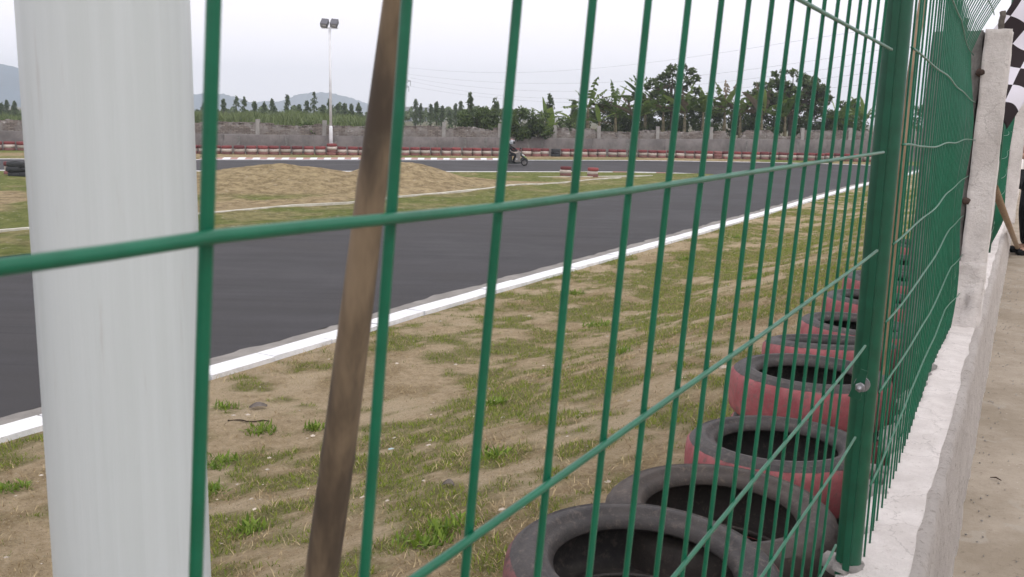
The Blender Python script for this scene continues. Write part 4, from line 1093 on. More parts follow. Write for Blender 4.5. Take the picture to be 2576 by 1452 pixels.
# distant belt of trees along the horizon
N = 52000; px = rs.uniform(-400, 1300, N); Yd = rs.uniform(120, 150, N); tp_y = 279 + (fbm(px, 0 * px, 34, 77, 5) - .5) * 36 - 30 * np.clip(vn(px, 0 * px, 7.5, 131) - .5, 0, 1)
PP = np.array([tuple(PY(a, b + rs.rand() ** .7 * 22, c_)) for a, b, c_ in zip(px, tp_y, Yd)]); PP[:, 2] = np.maximum(PP[:, 2], .1)
tag(leafcloud('distant_trees', PP, .34, M_BELT, rs.rand(N), None, .6), 'low dark belt of distant trees on the horizon', 'trees', kind='stuff')

def shrub(cl, Y, label, mat=M_BUSH, dens=650, size=.17, name='shrub', cat='shrub', grp='shrubs behind the far wall'):
    cc = [(*[c_ for c_ in PY(px, py, Y + dy)], r * Y / FPX) for px, py, r, dy in cl]
    bx_ = sum(c_[0] for c_ in cc) / len(cc)
    root = empty(name, (bx_, Y, 0), label, cat, grp)
    P, v = cluster_pts(cc, dens); P[:, 2] = np.maximum(P[:, 2], .02)
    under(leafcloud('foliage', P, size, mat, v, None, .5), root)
    mb = MB()
    for c_ in cc[:6]:
        mb.tube([(bx_ + (c_[0] - bx_) * .3, Y, 0), (c_[0], c_[1], max(.3, c_[2]))], [.05, .02], 5)
    under(mb.build('stems', M_BARK), root); return root
def blob(px0, px1, ytop, ybot, r, n_, dy=.8):
    out = []
    for _ in range(n_):
        x = rnd.uniform(px0 + r * .6, px1 - r * .6); f = (x - px0) / (px1 - px0); yt = ytop(f) if callable(ytop) else ytop
        out.append((x, rnd.uniform(yt + r * .5, ybot), r * rnd.uniform(.65, 1.1), rnd.uniform(-dy, dy)))
    return out
shrub(blob(1150, 1225, lambda f: 268 + 12 * abs(f - .5), 326, 17, 26), 58, 'rounded dark shrub filling the gap left of the rider, behind crumbled bricks')
shrub(blob(1205, 1262, lambda f: 268 + 8 * f, 330, 16, 20), 57, 'dark leafy shrub just left of the pale pillar near the rider')
shrub(blob(1255, 1330, lambda f: 276 - 8 * f, 342, 17, 30), 55, 'dark shrub spilling over the collapsed wall above the rider')
shrub(blob(1310, 1392, lambda f: 272 + 6 * f, 342, 17, 30), 55.5, 'broad dark shrub right of the rider, below the young banana leaves')
shrub(blob(1395, 1470, lambda f: 294, 322, 13, 16), 58, 'low shrub behind the broken bricks right of the pale banana leaves', dens=500)
shrub(blob(750, 800, 306, 334, 11, 14, .3), wl_at(775).y + .6, 'dark bush hanging over the wall just left of the floodlight mast')
for k, (a_, b_) in enumerate(((1460, 1590), (1580, 1710), (1700, 1830), (1820, 1950), (1940, 2060), (2050, 2180))):
    w_ = ['behind the tall torn banana leaves', 'below the left big tree', 'right below the left big tree crown', 'between the two big trees', 'below the right big tree', 'right of the right big tree']
    shrub(blob(a_, b_, lambda f: 257 + 9 * math.sin(f * 9 + k) , 336, 15, 62, 1.5), 63, 'dark undergrowth clump %s' % w_[k], dens=760, mat=M_TREE)
def tree(trunk_px, base_y, clumps, Y, label, dens, size=.2, limb=(.12, .03), mat=M_TREE):
    b = PY(trunk_px, 320, Y); b.z = 0
    root = empty('broadleaf_tree', b, label, 'tree', 'broad trees beyond the far wall')
    cc = [(*PY(px, py, Y + dy), 1.08 * r * Y / FPX) for px, py, r, dy in clumps]
    mb = MB(); fork = PY(trunk_px, base_y, Y)
    mb.tube([b, b.lerp(fork, .5) + Vector((.05, 0, 0)), fork], [limb[0] * 1.3, limb[0] * 1.1, limb[0]], 8)
    for c_ in cc:
        q = Vector(c_[:3]); md = fork.lerp(q, .5) + Vector((0, 0, .15)); mb.tube([fork, md, q], [limb[0] * .45, limb[1] * 1.2, limb[1] * .5], 5)
    under(mb.build('trunk', M_BARK), root)
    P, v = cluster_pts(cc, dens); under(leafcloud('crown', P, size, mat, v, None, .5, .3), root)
tree(1690, 262, [(1692, 172, 13, 0), (1718, 170, 12, .3), (1740, 180, 12, 0), (1752, 196, 11, .2), (1735, 205, 13, -.3), (1710, 192, 14, .2), (1680, 186, 12, -.4), (1664, 196, 12, .1), (1642, 206, 11, .4), (1658, 216, 13, .1), (1630, 218, 9, 0), (1688, 212, 15, .4), (1715, 222, 13, 0),
                 (1598, 238, 9, .5), (1582, 252, 7, 0), (1648, 236, 12, -.5), (1675, 240, 13, 0), (1612, 262, 11, .6), (1750, 228, 10, 0), (1764, 238, 9, .2), (1742, 250, 12, -.2), (1700, 250, 14, .2), (1655, 258, 13, .3), (1778, 246, 6, 0)], 61, 'open crowned tree with airy clumps, left of the two big trees', 640, .25)
cl = []
for _ in range(64):
    x = rnd.uniform(1888, 2084); f = (x - 1985) / 100; yt = 184 + 46 * f * f + (10 if x < 1920 else 0)
    cl.append((x, rnd.uniform(yt + 8, 275 - 18 * abs(f)), rnd.uniform(9, 15), rnd.uniform(-1.2, 1.2)))
cl += [(1950, 186, 10, 0), (1972, 180, 9, 0), (1996, 184, 11, .3), (2022, 194, 12, 0), (2052, 206, 11, .3), (2078, 226, 10, 0), (2086, 246, 9, 0), (1905, 214, 9, 0), (1880, 236, 7, .3)]
tree(1990, 282, cl, 62, 'wide dense dark tree, right one of the two big trees', 700, .24, (.16, .035))
shrub(blob(2275, 2420, lambda f: 262 + 10 * abs(f - .5), 336, 15, 40, 1.5), 62, 'dark tree mass seen through the wires right of the green post', mat=M_TREE)

# ------------------------------------------------------------------ bananas: every leaf a part
def banana_leaf(base, dirv, L_, W_, droop, torn, mat, parent):
    d = Vector(dirv).normalized(); n_ = 11; mid = []; p = Vector(base); dd = d.copy()
    for k in range(n_ + 1):
        mid.append(p.copy()); p = p + dd * (L_ / n_); dd = (dd + Vector((d.x * .1, d.y * .1, -droop / n_))).normalized()
    V = []; F = []
    for k in range(n_):
        t0, t1 = k / n_, (k + 1) / n_; a, b = mid[k], mid[k + 1]; ax_ = (b - a).normalized(); s_ = ax_.cross(Vector((.15, .35, 1))).normalized()
        wf = lambda t: W_ / 2 * math.sin(math.pi * min(1, (t * .92 + .06))) ** .55
        for sg in (-1, 1):
            if torn and rnd.random() < .22: continue
            g = rnd.uniform(.1, .35) if torn else 0
            w0, w1 = wf(t0), wf(t1); dz0 = Vector((0, 0, -rnd.uniform(.05, .5 if torn else .12) * w0))
            i = len(V); V += [a, b, b + s_ * sg * w1 + dz0 - ax_ * g * L_ / n_, a + s_ * sg * w0 + dz0 + ax_ * g * L_ / n_ * .3]; F.append([i, i + 1, i + 2, i + 3])
    i = len(V); r = .018
    for k in range(n_ + 1): V += [mid[k] + Vector((r, 0, -r)), mid[k] + Vector((-r, 0, -r))]
    for k in range(n_): F.append([i + 2 * k, i + 2 * k + 1, i + 2 * k + 3, i + 2 * k + 2])
    vv = rnd.random()
    return under(mesh('leaf', V, F, mat, attr={'v': [min(1, max(0, vv + rnd.uniform(-.25, .25))) for _ in V]}), parent)
def banana(px, ytop, Y, label, leaves, hstem=None):
    Y = Y + 2.5
    """leaves: (angle from vertical in the picture, length px, width px, droop, torn, material)"""
    b = PY(px, 300, Y); b.z = 0; root = empty('banana_plant', b, label, 'banana plant', 'banana plants beyond the far wall')
    z = PY(px, ytop, Y).z; k = Y / FPX
    under(MB().tube([b, b + Vector((.03, 0, z * .6)), b + Vector((0, 0, z))], [.14, .11, .05], 8).build('stem', M_BSTEM), root)
    for an, L_, W_, dr, tn, mt in leaves:
        a = math.radians(an); y_ = rnd.uniform(-.35, .35)
        banana_leaf(b + Vector((0, 0, z - .05)), (math.sin(a), y_, math.cos(a)), L_ * k * 1.08, W_ * k * (1.05 if mt is M_BANL else 1.5), dr, tn, mt, root)
def rl(n_, Lr=(45, 75), dead=.15):
    n_ += 3; Lr = (Lr[0] + 8, Lr[1] + 10)
    out = []
    for i in range(n_):
        an = -66 + 132 * (i + .5) / n_ + rnd.uniform(-12, 12)
        out.append((an, rnd.uniform(*Lr), rnd.uniform(9, 14), rnd.uniform(.1, .9), rnd.random() < .75, M_BAND if rnd.random() < dead else M_BAN))
    return out
banana(1374, 296, 56, 'young banana plant with two bright upright leaves, right of the rider', [(-7, 50, 17, .1, False, M_BANL), (18, 30, 20, .1, False, M_BANL), (-42, 46, 8, .1, False, M_BAN), (48, 44, 9, .2, True, M_BAN), (62, 40, 11, .6, True, M_BAN)])
banana(1384, 322, 55.2, 'small banana shoot with one broad pale leaf beside the young banana', [(2, 46, 20, .1, False, M_BANL), (35, 30, 13, .5, False, M_BANL), (-50, 24, 10, .6, False, M_BAN)])
banana(1440, 305, 57, 'low banana clump with a broad arching light leaf', [(-30, 40, 20, .9, False, M_BANL), (20, 50, 15, .6, False, M_BAN), (60, 60, 13, .9, True, M_BAN), (-70, 40, 12, 1, True, M_BAN)])
banana(1478, 268, 58, 'tallest banana plant at left, torn leaves spread like a fan', [(10, 78, 13, .05, True, M_BAN), (-55, 56, 10, .3, True, M_BAN), (-75, 66, 11, .6, True, M_BAN), (50, 82, 13, .25, True, M_BAN), (70, 62, 12, .7, True, M_BAN), (30, 60, 14, .3, True, M_BAN), (-25, 50, 12, .2, True, M_BAN), (85, 50, 10, 1., True, M_BAND)])
banana(1508, 305, 56, 'pale stemmed banana with a bright upright leaf behind the crumbled wall', [(-8, 42, 16, .1, False, M_BANL), (40, 46, 11, .5, True, M_BAN), (-55, 44, 10, .7, True, M_BAN), (70, 30, 9, 1, True, M_BAND)])
banana(1548, 285, 58.5, 'banana plant with spread dark leaves left of the long bare shoot', rl(7))
banana(1622, 258, 59, 'banana plant sending one long furled leaf to the upper left', [(-46, 72, 6, .0, False, M_BAN)] + rl(7, (45, 70)))
banana(1598, 296, 57, 'broad dark banana clump before the left big tree', rl(8, (40, 60)))
banana(1668, 280, 58, 'banana plant beneath the left big tree', rl(8, (45, 68)))
banana(1722, 282, 57.5, 'banana plant with slanting leaves right below the left big tree', rl(8, (45, 70)))
banana(1768, 280, 58, 'banana plant with a steep leaf between the big trees', [(32, 62, 12, .1, True, M_BAN)] + rl(7))
banana(1822, 270, 58, 'banana plant with withered hanging leaves and two pale upright plumes', [(3, 74, 8, .02, True, M_BAND), (17, 74, 9, .02, True, M_BAND), (-20, 46, 6, .1, False, M_BAND), (60, 50, 12, 1.3, True, M_BAND), (-60, 50, 12, 1.4, True, M_BAND)] + rl(5, dead=.4))
banana(1862, 288, 58, 'banana plant left of the wide dense tree', [(28, 78, 17, .1, False, M_BAN)] + rl(6, dead=.3))
banana(1916, 288, 57.5, 'banana plant at the foot of the wide dense tree', [(-2, 62, 16, .1, False, M_BANL)] + rl(6, dead=.3))
banana(1975, 292, 58, 'banana plant hidden in shade under the wide dense tree', rl(6, (35, 55)))
banana(2105, 300, 57, 'banana plant right of the wide dense tree with upright light leaves', [(24, 64, 17, .1, False, M_BAN), (-5, 50, 14, .2, False, M_BANL), (50, 60, 13, .6, True, M_BAN), (75, 60, 13, .8, True, M_BAN), (-50, 40, 12, .8, True, M_BAN), (95, 40, 12, 1, True, M_BAN)])
banana(2176, 300, 58, 'rightmost banana plant, just left of the green post', rl(6, (35, 55)))

# ------------------------------------------------------------------ pylon, cables, distant building
def pylon():
    Y = 260; k = Y / FPX; c0 = PY(1008, 280, Y); cx = c0.x; mb = MB()
    zt = PY(1008, 167, Y).z; hb = 9 * k; top = Vector((cx, Y, zt))
    def leg(sx, sy, z): t = z / zt; w_ = hb * (1 - t) ** 1.15 + .35; return Vector((cx + sx * w_, Y + sy * w_, z))
    zs = [0, .2 * zt, .36 * zt, .5 * zt, .62 * zt, .72 * zt, .81 * zt, .9 * zt, zt]
    C4 = [(-1, -1), (1, -1), (1, 1), (-1, 1)]
    for sx, sy in C4: mb.tube([leg(sx, sy, z) for z in zs], .13, 4)
    for a, b in zip(zs, zs[1:]):
        for i in range(4):
            p, q = C4[i], C4[(i + 1) % 4]
            mb.tube([leg(*p, a), leg(*q, b)], .07, 3); mb.tube([leg(*q, a), leg(*p, b)], .07, 3); mb.tube([leg(*p, b), leg(*q, b)], .07, 3)
    root = empty('power_pylon', (cx, Y, 0), 'grey lattice power pylon in the haze, half hidden by a fence wire', 'pylon')
    M_ = M_simple('hazed_galvanised_steel', (.30, .31, .33), .6, .4); under(mb.build('tower', M_), root)  # steel colour lightened to make up for thin haze
    for yy, w_ in ((170, 13), (203, 24), (218, 20)):
        z = PY(1008, yy, Y).z; mb = MB()
        for s_ in (-1, 1):
            e = Vector((cx + s_ * w_ * k, Y, z)); mb.tube([Vector((cx, Y - .3, z + .6)), e], .09, 3); mb.tube([Vector((cx, Y - .3, z - .9)), e], .09, 3); mb.tube([e, e - Vector((0, 0, 1.3))], .10, 4)
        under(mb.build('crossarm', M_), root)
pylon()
M_CAB = M_simple('cable', (.10, .10, .11), .6)
cabs = [([(1021, 170), (1150, 179), (1268, 184), (1538, 168), (1873, 124), (2300, 60)], 'uppermost power cable sweeping across the sky'), ([(1032, 196), (1217, 221), (1538, 228), (1800, 208), (2260, 150)], 'second highest power cable across the sky'),
        ([(1030, 203), (1230, 238), (1538, 246), (1800, 229), (2260, 176)], 'third power cable down, passing behind the banana tips'), ([(1028, 216), (1300, 252), (1560, 258), (1820, 246), (2260, 204)], 'lowest power cable, just above the shrubs'),
        ([(1024, 186), (1250, 208), (1538, 206), (1850, 180), (2260, 118)], 'thin power cable between the two highest ones')]
for pl, lb in cabs:
    xs = np.linspace(pl[0][0], pl[-1][0], 50); cs = np.polyfit([p[0] for p in pl], [p[1] for p in pl], 3 if len(pl) > 4 else 2)
    pts = [PY(x, float(np.polyval(cs, x)), 258 - 120 * (x - 1020) / 1240) for x in xs]
    tag(MB().tube(pts, .016, 4).build('power_cable', M_CAB), lb, 'cable', 'cables running from the pylon')
def building(px0, px1, yt, Y, label, rows_n):
    a, b = PY(px0, yt, Y), PY(px1, yt, Y); root = empty('distant_building', ((a.x + b.x) / 2, Y, 0), label, 'building'); z = a.z
    Mw = M_simple('hazed_pale_render', (.50, .53, .56), .9); Mg = M_simple('dark_window', (.10, .12, .15), .3)  # wall colour lifted, standing in for part of the haze
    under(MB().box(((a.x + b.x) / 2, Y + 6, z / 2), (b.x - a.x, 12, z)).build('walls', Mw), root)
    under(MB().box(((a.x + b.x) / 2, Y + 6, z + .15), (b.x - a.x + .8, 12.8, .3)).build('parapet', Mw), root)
    nx = int((b.x - a.x) / 2.6)
    for r in range(rows_n):
        for i in range(nx): under(MB().box((a.x + 1.4 + i * 2.6, Y - .02, z - 1.3 - r * 2.2), (1.5, .12, 1.1)).build('window', Mg), root)
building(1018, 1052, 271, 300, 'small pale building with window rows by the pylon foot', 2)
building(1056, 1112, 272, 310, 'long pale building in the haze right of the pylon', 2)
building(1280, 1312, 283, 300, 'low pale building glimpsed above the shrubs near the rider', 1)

# ------------------------------------------------------------------ rider on a small scooter
def figure(name, J, E, mat, parent, sub=2):
    names = list(J); me = bpy.data.meshes.new(name)
    me.from_pydata([J[k][0] for k in names], [(names.index(a), names.index(b)) for a, b in E], []); me.materials.append(mat)
    o = link(name, me, parent); md = o.modifiers.new('skin', 'SKIN'); md.use_smooth_shade = True
    for i, k in enumerate(names):
        r = J[k][1]; r = r if isinstance(r, tuple) else (r, r); me.skin_vertices[0].data[i].radius = r; me.skin_vertices[0].data[i].use_root = (i == 0)
    s_ = o.modifiers.new('sub', 'SUBSURF'); s_.levels = s_.render_levels = sub
    return o
fwp = G(1319, 418)                                        # where the front tyre meets the asphalt
KS = 44.0 / 2400 * .0978 * (fwp.y / 44.0)
sc_root = empty('scooter', (fwp.x, fwp.y, .008), 'small dark scooter with a pale leg shield, ridden along the far track', 'scooter')
M_DK = M_simple('dark_cloth', (.012, .014, .016), .85, .2, .3, 8); M_DKP = M_simple('dark_scooter_paint', (.025, .03, .028), .35, .5)
M_SHD = M_simple('pale_leg_shield', (.22, .205, .19), .5, .4); M_LIME = M_simple('lime_trim', (.30, .42, .12), .4, .4); M_CHR = M_simple('headlamp_chrome', (.75, .77, .78), .15, .6)
M_HEL = M_simple('helmet_silver', (.48, .52, .55), .25, .6, .25, 14); M_VIS = M_simple('dark_visor', (.012, .012, .015), .12, .6); M_HRED = M_simple('helmet_red_stripe', (.42, .10, .08), .4)
M_SKIN = M_simple('skin', (.42, .25, .18), .6, .35); M_TW = M_simple('wheel_rubber', (.022, .022, .022), .8)
def sx(px, py, y=0.0): return Vector(((px - 960) * KS, y, (1203 - py) * KS))
def wheel(px, nm):
    c_ = sx(px, 1115); R_ = 88 * KS
    ax_ = Matrix.Rotation(math.pi / 2, 3, 'X')
    w_ = empty(nm, c_); w_.parent = sc_root
    MB().lathe([(R_ * .62, .035), (R_ * .9, .040), (R_, .018), (R_, -.018), (R_ * .9, -.040), (R_ * .62, -.035)], 28, R=ax_, closed=True).build('wheel_tyre', M_TW, w_, True)
    mb = MB().lathe([(R_ * .62, .03), (R_ * .56, .02), (R_ * .56, -.02), (R_ * .62, -.03)], 24, R=ax_, closed=True)
    for i in range(5):
        a = i * 2 * math.pi / 5; mb.tube([(0, 0, 0), (math.cos(a) * R_ * .58, 0, math.sin(a) * R_ * .58)], .013, 6)
    mb.lathe([(0, .035), (.03, .03), (.03, -.03), (0, -.035)], 12, R=ax_).build('wheel_rim', M_SHD, w_, True)
    return w_
wheel(960, 'front_wheel'); wheel(455, 'rear_wheel')
def bodypart(nm, prof, wd, mat, y=0):                     # prof in zoomed picture points, given real width
    V = []; F = []; n_ = len(prof)
    for s_, k_ in ((-1, .72), (-.8, 1), (.8, 1), (1, .72)):
        cx_ = sum(p[0] for p in prof) / n_; cy_ = sum(p[1] for p in prof) / n_
        for p in prof: V.append(sx(cx_ + (p[0] - cx_) * k_, cy_ + (p[1] - cy_) * k_, y + s_ * wd / 2))
    for l_ in range(3):
        for j in range(n_): a, b = l_ * n_ + j, l_ * n_ + (j + 1) % n_; F.append([a, b, b + n_, a + n_])
    F.append(list(range(n_))[::-1]); F.append([3 * n_ + j for j in range(n_)])
    return mesh(nm, V, F, mat, sc_root, smooth=False)
bodypart('front_fender', [(850, 1080), (868, 1010), (920, 985), (1000, 1000), (1052, 1060), (1040, 1070), (985, 1040), (930, 1030), (885, 1060)], .11, M_DKP)
bodypart('front_fairing', [(835, 860), (880, 880), (950, 930), (1030, 1020), (1010, 1030), (930, 990), (870, 960), (840, 930)], .20, M_DKP)
bodypart('fairing_trim', [(880, 888), (950, 935), (1020, 1012), (1008, 1018), (930, 960), (880, 920)], .215, M_LIME)
bodypart('headlamp', [(880, 905), (915, 908), (955, 935), (965, 955), (930, 950), (890, 930)], .23, M_CHR)
bodypart('leg_shield', [(735, 880), (845, 850), (860, 1000), (850, 1110), (700, 1130), (700, 1060), (740, 1000)], .30, M_SHD)
bodypart('floorboard', [(500, 1120), (880, 1100), (880, 1140), (720, 1160), (500, 1150)], .28, M_DKP)
bodypart('shield_badge', [(725, 1020), (790, 1018), (795, 1040), (735, 1045)], .315, M_CHR)
bodypart('rear_body', [(380, 930), (620, 930), (650, 980), (640, 1120), (500, 1130), (420, 1060), (350, 990)], .28, M_DKP)
bodypart('seat', [(370, 905), (620, 915), (630, 940), (370, 940)], .24, M_DK)
bodypart('tail_lamp', [(350, 940), (385, 935), (380, 970), (352, 975)], .16, M_RKERB)
MB().tube([sx(840, 880), sx(905, 1000), sx(958, 1112)], .022, 8).build('fork', M_STEEL, sc_root, True)
MB().tube([sx(800, 815, -.27), sx(815, 830, -.15), sx(835, 850, 0), sx(815, 830, .15), sx(800, 815, .27)], .013, 8).build('handlebar', M_STEEL, sc_root, True)
for s_ in (-1, 1):
    MB().tube([sx(812, 820, s_ * .2), sx(850, 765, s_ * .24)], .006, 5).tube([sx(845, 775, s_ * .24), sx(862, 735, s_ * .25)], .03, 8).build('mirror', M_DKP, sc_root, True)
rid = empty('person', (fwp.x, fwp.y, .008), 'rider in dark clothes and silver helmet sitting upright on the small scooter', 'person')
J = {'pelvis': (sx(545, 880), (.15, .12)), 'waist': (sx(530, 820), (.135, .11)), 'chest': (sx(540, 740), (.165, .125)), 'neck': (sx(580, 675), .06), 'head': (sx(625, 612), .085)}
E_ = [('pelvis', 'waist'), ('waist', 'chest'), ('chest', 'neck'), ('neck', 'head')]
for s_, n_ in ((-1, 'r'), (1, 'l')):
    J.update({'sh' + n_: (sx(560, 705, s_ * .17), .062), 'el' + n_: (sx(665, 830 if s_ < 0 else 760, s_ * .26), .045), 'wr' + n_: (sx(770, 825, s_ * .25), .034),
              'hi' + n_: (sx(575, 905, s_ * .09), .095), 'kn' + n_: (sx(735, 925, s_ * .15), .066), 'an' + n_: (sx(665, 1090, s_ * .13), .043), 'he' + n_: (sx(650, 1105, s_ * .13), .042), 'to' + n_: (sx(735, 1118, s_ * .14), .034)})
    E_ += [('chest', 'sh' + n_), ('sh' + n_, 'el' + n_), ('el' + n_, 'wr' + n_), ('pelvis', 'hi' + n_), ('hi' + n_, 'kn' + n_), ('kn' + n_, 'an' + n_), ('an' + n_, 'he' + n_), ('he' + n_, 'to' + n_)]
figure('body', J, E_, M_DK, rid)
def hand(parent, wr, dirv, side_, mat, L_=.09, nm='hand'):
    d = Vector(dirv).normalized(); s_ = d.cross(Vector((0, 0, 1))).normalized(); up = s_.cross(d); Jh = {}; Eh = []
    Jh['w'] = (wr, .022); Jh['p'] = (wr + d * L_ * .45, (.036, .018)); Eh.append(('w', 'p'))
    for i in range(4):
        o_ = (i - 1.5) * .019; b = wr + d * L_ * .85 + s_ * o_; l_ = (.035, .042, .045, .036)[i]
        Jh['k%d' % i] = (b, .010); Jh['m%d' % i] = (b + d * l_ * .7 - up * .012, .009); Jh['t%d' % i] = (b + d * l_ * .9 - up * .035, .008)
        Eh += [('p', 'k%d' % i), ('k%d' % i, 'm%d' % i), ('m%d' % i, 't%d' % i)]
    Jh['th'] = (wr + d * .04 + s_ * side_ * .038, .012); Jh['tt'] = (wr + d * .075 + s_ * side_ * .048 - up * .015, .010); Eh += [('p', 'th'), ('th', 'tt')]
    return figure(nm, Jh, Eh, mat, parent, 1)
M_GLV = M_simple('grey_glove', (.20, .19, .18), .8)
for s_ in (-1, 1): hand(rid, sx(768, 822, s_ * .25), (1, 0, -.1), -s_, M_GLV, nm='glove')
hc = sx(628, 608); hr = .133
mb = MB(); prof = [(math.sin(t) * hr * 1.0, math.cos(t) * hr * 1.08) for t in np.linspace(0.02, 2.35, 14)]
mb.lathe(prof, 26, hc, fn=lambda r, z, a, k: r * (1 + .10 * math.cos(a))).build('helmet', M_HEL, rid, True)
mb = MB(); V = []; F = []
for i in range(11):
    a = -1.15 + 2.3 * i / 10
    for zz_ in (.045, -.075): V.append(hc + Vector((math.cos(a) * hr * 1.13, math.sin(a) * hr * 1.03, zz_ - .005)))
for i in range(10): F.append([2 * i, 2 * i + 2, 2 * i + 3, 2 * i + 1])
mesh('visor', V, F, M_VIS, rid, True)
MB().tube([hc + Vector((-hr * .95 * math.cos(t), -hr * .62, hr * 1.0 * math.sin(t))) * 1.0 for t in np.linspace(.5, 2.6, 10)], .012, 6).build('helmet_stripe', M_HRED, rid, True)
MB().box(sx(585, 905, -.17), (.07, .01, .035)).build('jacket_patch', M_SHD, rid); MB().lathe([(0, .012), (.02, .01), (.02, 0)], 10, sx(597, 810, -.20), R=Matrix.Rotation(math.pi / 2, 3, 'X')).build('elbow_badge', M_CHR, rid)

# ------------------------------------------------------------------ person at the right edge
pb = G(2581, 640, PAVE_Z); facing = -NN.cross(Vector((0, 0, 1))) ; fwd = (NN * 1.0 - DH * .3).normalized(); sdv = fwd.cross(Vector((0, 0, 1)))
man = empty('person', pb, 'person in black trousers and pale blue shirt standing at the right edge', 'person')
def q(f_, s_, z_): return fwd * f_ + sdv * s_ + Vector((0, 0, z_))
J = {'pelvis': (q(0, 0, .93), (.14, .11)), 'waist': (q(0, 0, 1.08), (.13, .10)), 'chest': (q(.0, 0, 1.28), (.16, .115)), 'neck': (q(.02, 0, 1.45), .05), 'jaw': (q(.05, 0, 1.54), .065), 'head': (q(.04, 0, 1.62), (.078, .09)), 'crown': (q(.03, 0, 1.69), .06)}
E_ = [('pelvis', 'waist'), ('waist', 'chest'), ('chest', 'neck'), ('neck', 'jaw'), ('jaw', 'head'), ('head', 'crown')]
for s_, n_ in ((-1, 'r'), (1, 'l')):
    J.update({'sh' + n_: (q(0, s_ * .18, 1.38), .055), 'el' + n_: (q(.10, s_ * .27, 1.10), .042), 'wr' + n_: (q(.30, s_ * .16, 1.16), .03), 'hi' + n_: (q(0, s_ * .09, .88), .09), 'kn' + n_: (q(.03, s_ * .11, .48), .058), 'an' + n_: (q(-.02, s_ * .12, .09), .04), 'to' + n_: (q(.13, s_ * .13, .04), .038)})
    E_ += [('chest', 'sh' + n_), ('sh' + n_, 'el' + n_), ('el' + n_, 'wr' + n_), ('pelvis', 'hi' + n_), ('hi' + n_, 'kn' + n_), ('kn' + n_, 'an' + n_), ('an' + n_, 'to' + n_)]
figure('body', J, E_, M_SKIN, man)
n = NT('plaid_shirt', .9, .15); br = n.t.nodes.new('ShaderNodeTexBrick'); br.inputs['Scale'].default_value = 22; br.inputs['Color1'].default_value = (.55, .62, .72, 1); br.inputs['Color2'].default_value = (.70, .72, .76, 1); br.inputs['Mortar'].default_value = (.15, .22, .42, 1); n.t.links.new(n.co, br.inputs['Vector']); n.col(br.outputs['Color']); M_SHIRT = n.m
def grow(keys, ed, add, nm, mat):
    Jg = {k: (J[k][0], (J[k][1][0] + add, J[k][1][1] + add) if isinstance(J[k][1], tuple) else J[k][1] + add) for k in keys}; return figure(nm, Jg, ed, mat, man)
J2 = dict(J)
for n_ in 'rl': J['ua' + n_] = (J['sh' + n_][0].lerp(J['el' + n_][0], .6), .05)
grow(['pelvis', 'waist', 'chest', 'shr', 'shl', 'uar', 'ual'], [('pelvis', 'waist'), ('waist', 'chest'), ('chest', 'shr'), ('chest', 'shl'), ('shr', 'uar'), ('shl', 'ual')], .014, 'shirt', M_SHIRT)
grow(['pelvis', 'hir', 'hil', 'knr', 'knl', 'anr', 'anl'], [('pelvis', 'hir'), ('pelvis', 'hil'), ('hir', 'knr'), ('hil', 'knl'), ('knr', 'anr'), ('knl', 'anl')], .018, 'trousers', M_DK)
for n_ in 'rl': figure('shoe', {'a': (J['an' + n_][0] - fwd * .04 - Vector((0, 0, .04)), .048), 'b': (J['to' + n_][0] + fwd * .04, .044)}, [('a', 'b')], M_DK, man, 1)
for s_, n_ in ((-1, 'r'), (1, 'l')): hand(man, J['wr' + n_][0], fwd + Vector((0, 0, .1)), -s_, M_SKIN)
hair = MB().lathe([(math.sin(t) * .098, math.cos(t) * .10) for t in np.linspace(.02, 1.75, 9)], 20, q(.01, 0, 1.645)).build('hair', M_simple('black_hair', (.012, .01, .01), .5, .4), man, True)
for s_ in (-1, 1): MB().lathe([(0, .008), (.009, 0), (0, -.008)], 8, q(.122, s_ * .032, 1.63)).build('eye', M_VIS, man, True)
MB().tube([q(.12, 0, 1.63), q(.148, 0, 1.59), q(.125, 0, 1.578)], [.008, .013, .008], 8).build('nose', M_SKIN, man, True)
MB().tube([q(.108, -.022, 1.548), q(.118, 0, 1.546), q(.108, .022, 1.548)], .005, 6).build('mouth', M_RKERB, man, True)

# ------------------------------------------------------------------ chequered flag
n = NT('flag_cloth', .85, .2)
ck = n.t.nodes.new('ShaderNodeTexChecker'); ck.inputs['Scale'].default_value = 1.0; ck.inputs['Color1'].default_value = (.70, .68, .74, 1); ck.inputs['Color2'].default_value = (.030, .022, .024, 1)
uvn = n.t.nodes.new('ShaderNodeUVMap'); n.t.links.new(uvn.outputs[0], ck.inputs['Vector']); n.col(ck.outputs['Color']); M_FLAG = n.m
Yf = 5.4; kf = Yf / FPX * 1.07
O = PY(2532, 326, Yf); e1i, e2i = (.50, -.866), (-.90, -.44)
e1 = Vector((e1i[0], .10, -e1i[1])); e2 = Vector((e2i[0], .18, -e2i[1]))
sq = 46 * kf; nu_, nv_ = 9, 3.3; Lu, Lv = sq * nu_, sq * nv_; NU, NV = 64, 48; V = []; F = []; UVs = []
for i in range(NU + 1):
    for j in range(NV + 1):
        s_, t_ = i / NU, j / NV
        wv = .022 * math.sin(s_ * 8 + t_ * 3) + .010 * math.sin(t_ * 7 - s_ * 4)
        cv = (1 - s_) ** 2 * .04 * math.sin(t_ * 9) 
        V.append(O + e1 * (Lu * s_ + cv * .4 + .008 * math.sin(t_ * 8 + s_ * 3)) + e2 * (Lv * t_ * (.9 + .1 * s_) + .010 * math.sin(s_ * 7)) + Vector((.3, -1, 0)) * wv); UVs.append((s_ * nu_, t_ * nv_))
for i in range(NU):
    for j in range(NV):
        a = i * (NV + 1) + j; F.append([a, a + 1, a + NV + 2, a + NV + 1])
flag = empty('chequered_flag', O, 'black and white chequered flag drooping beside the big white column', 'flag')
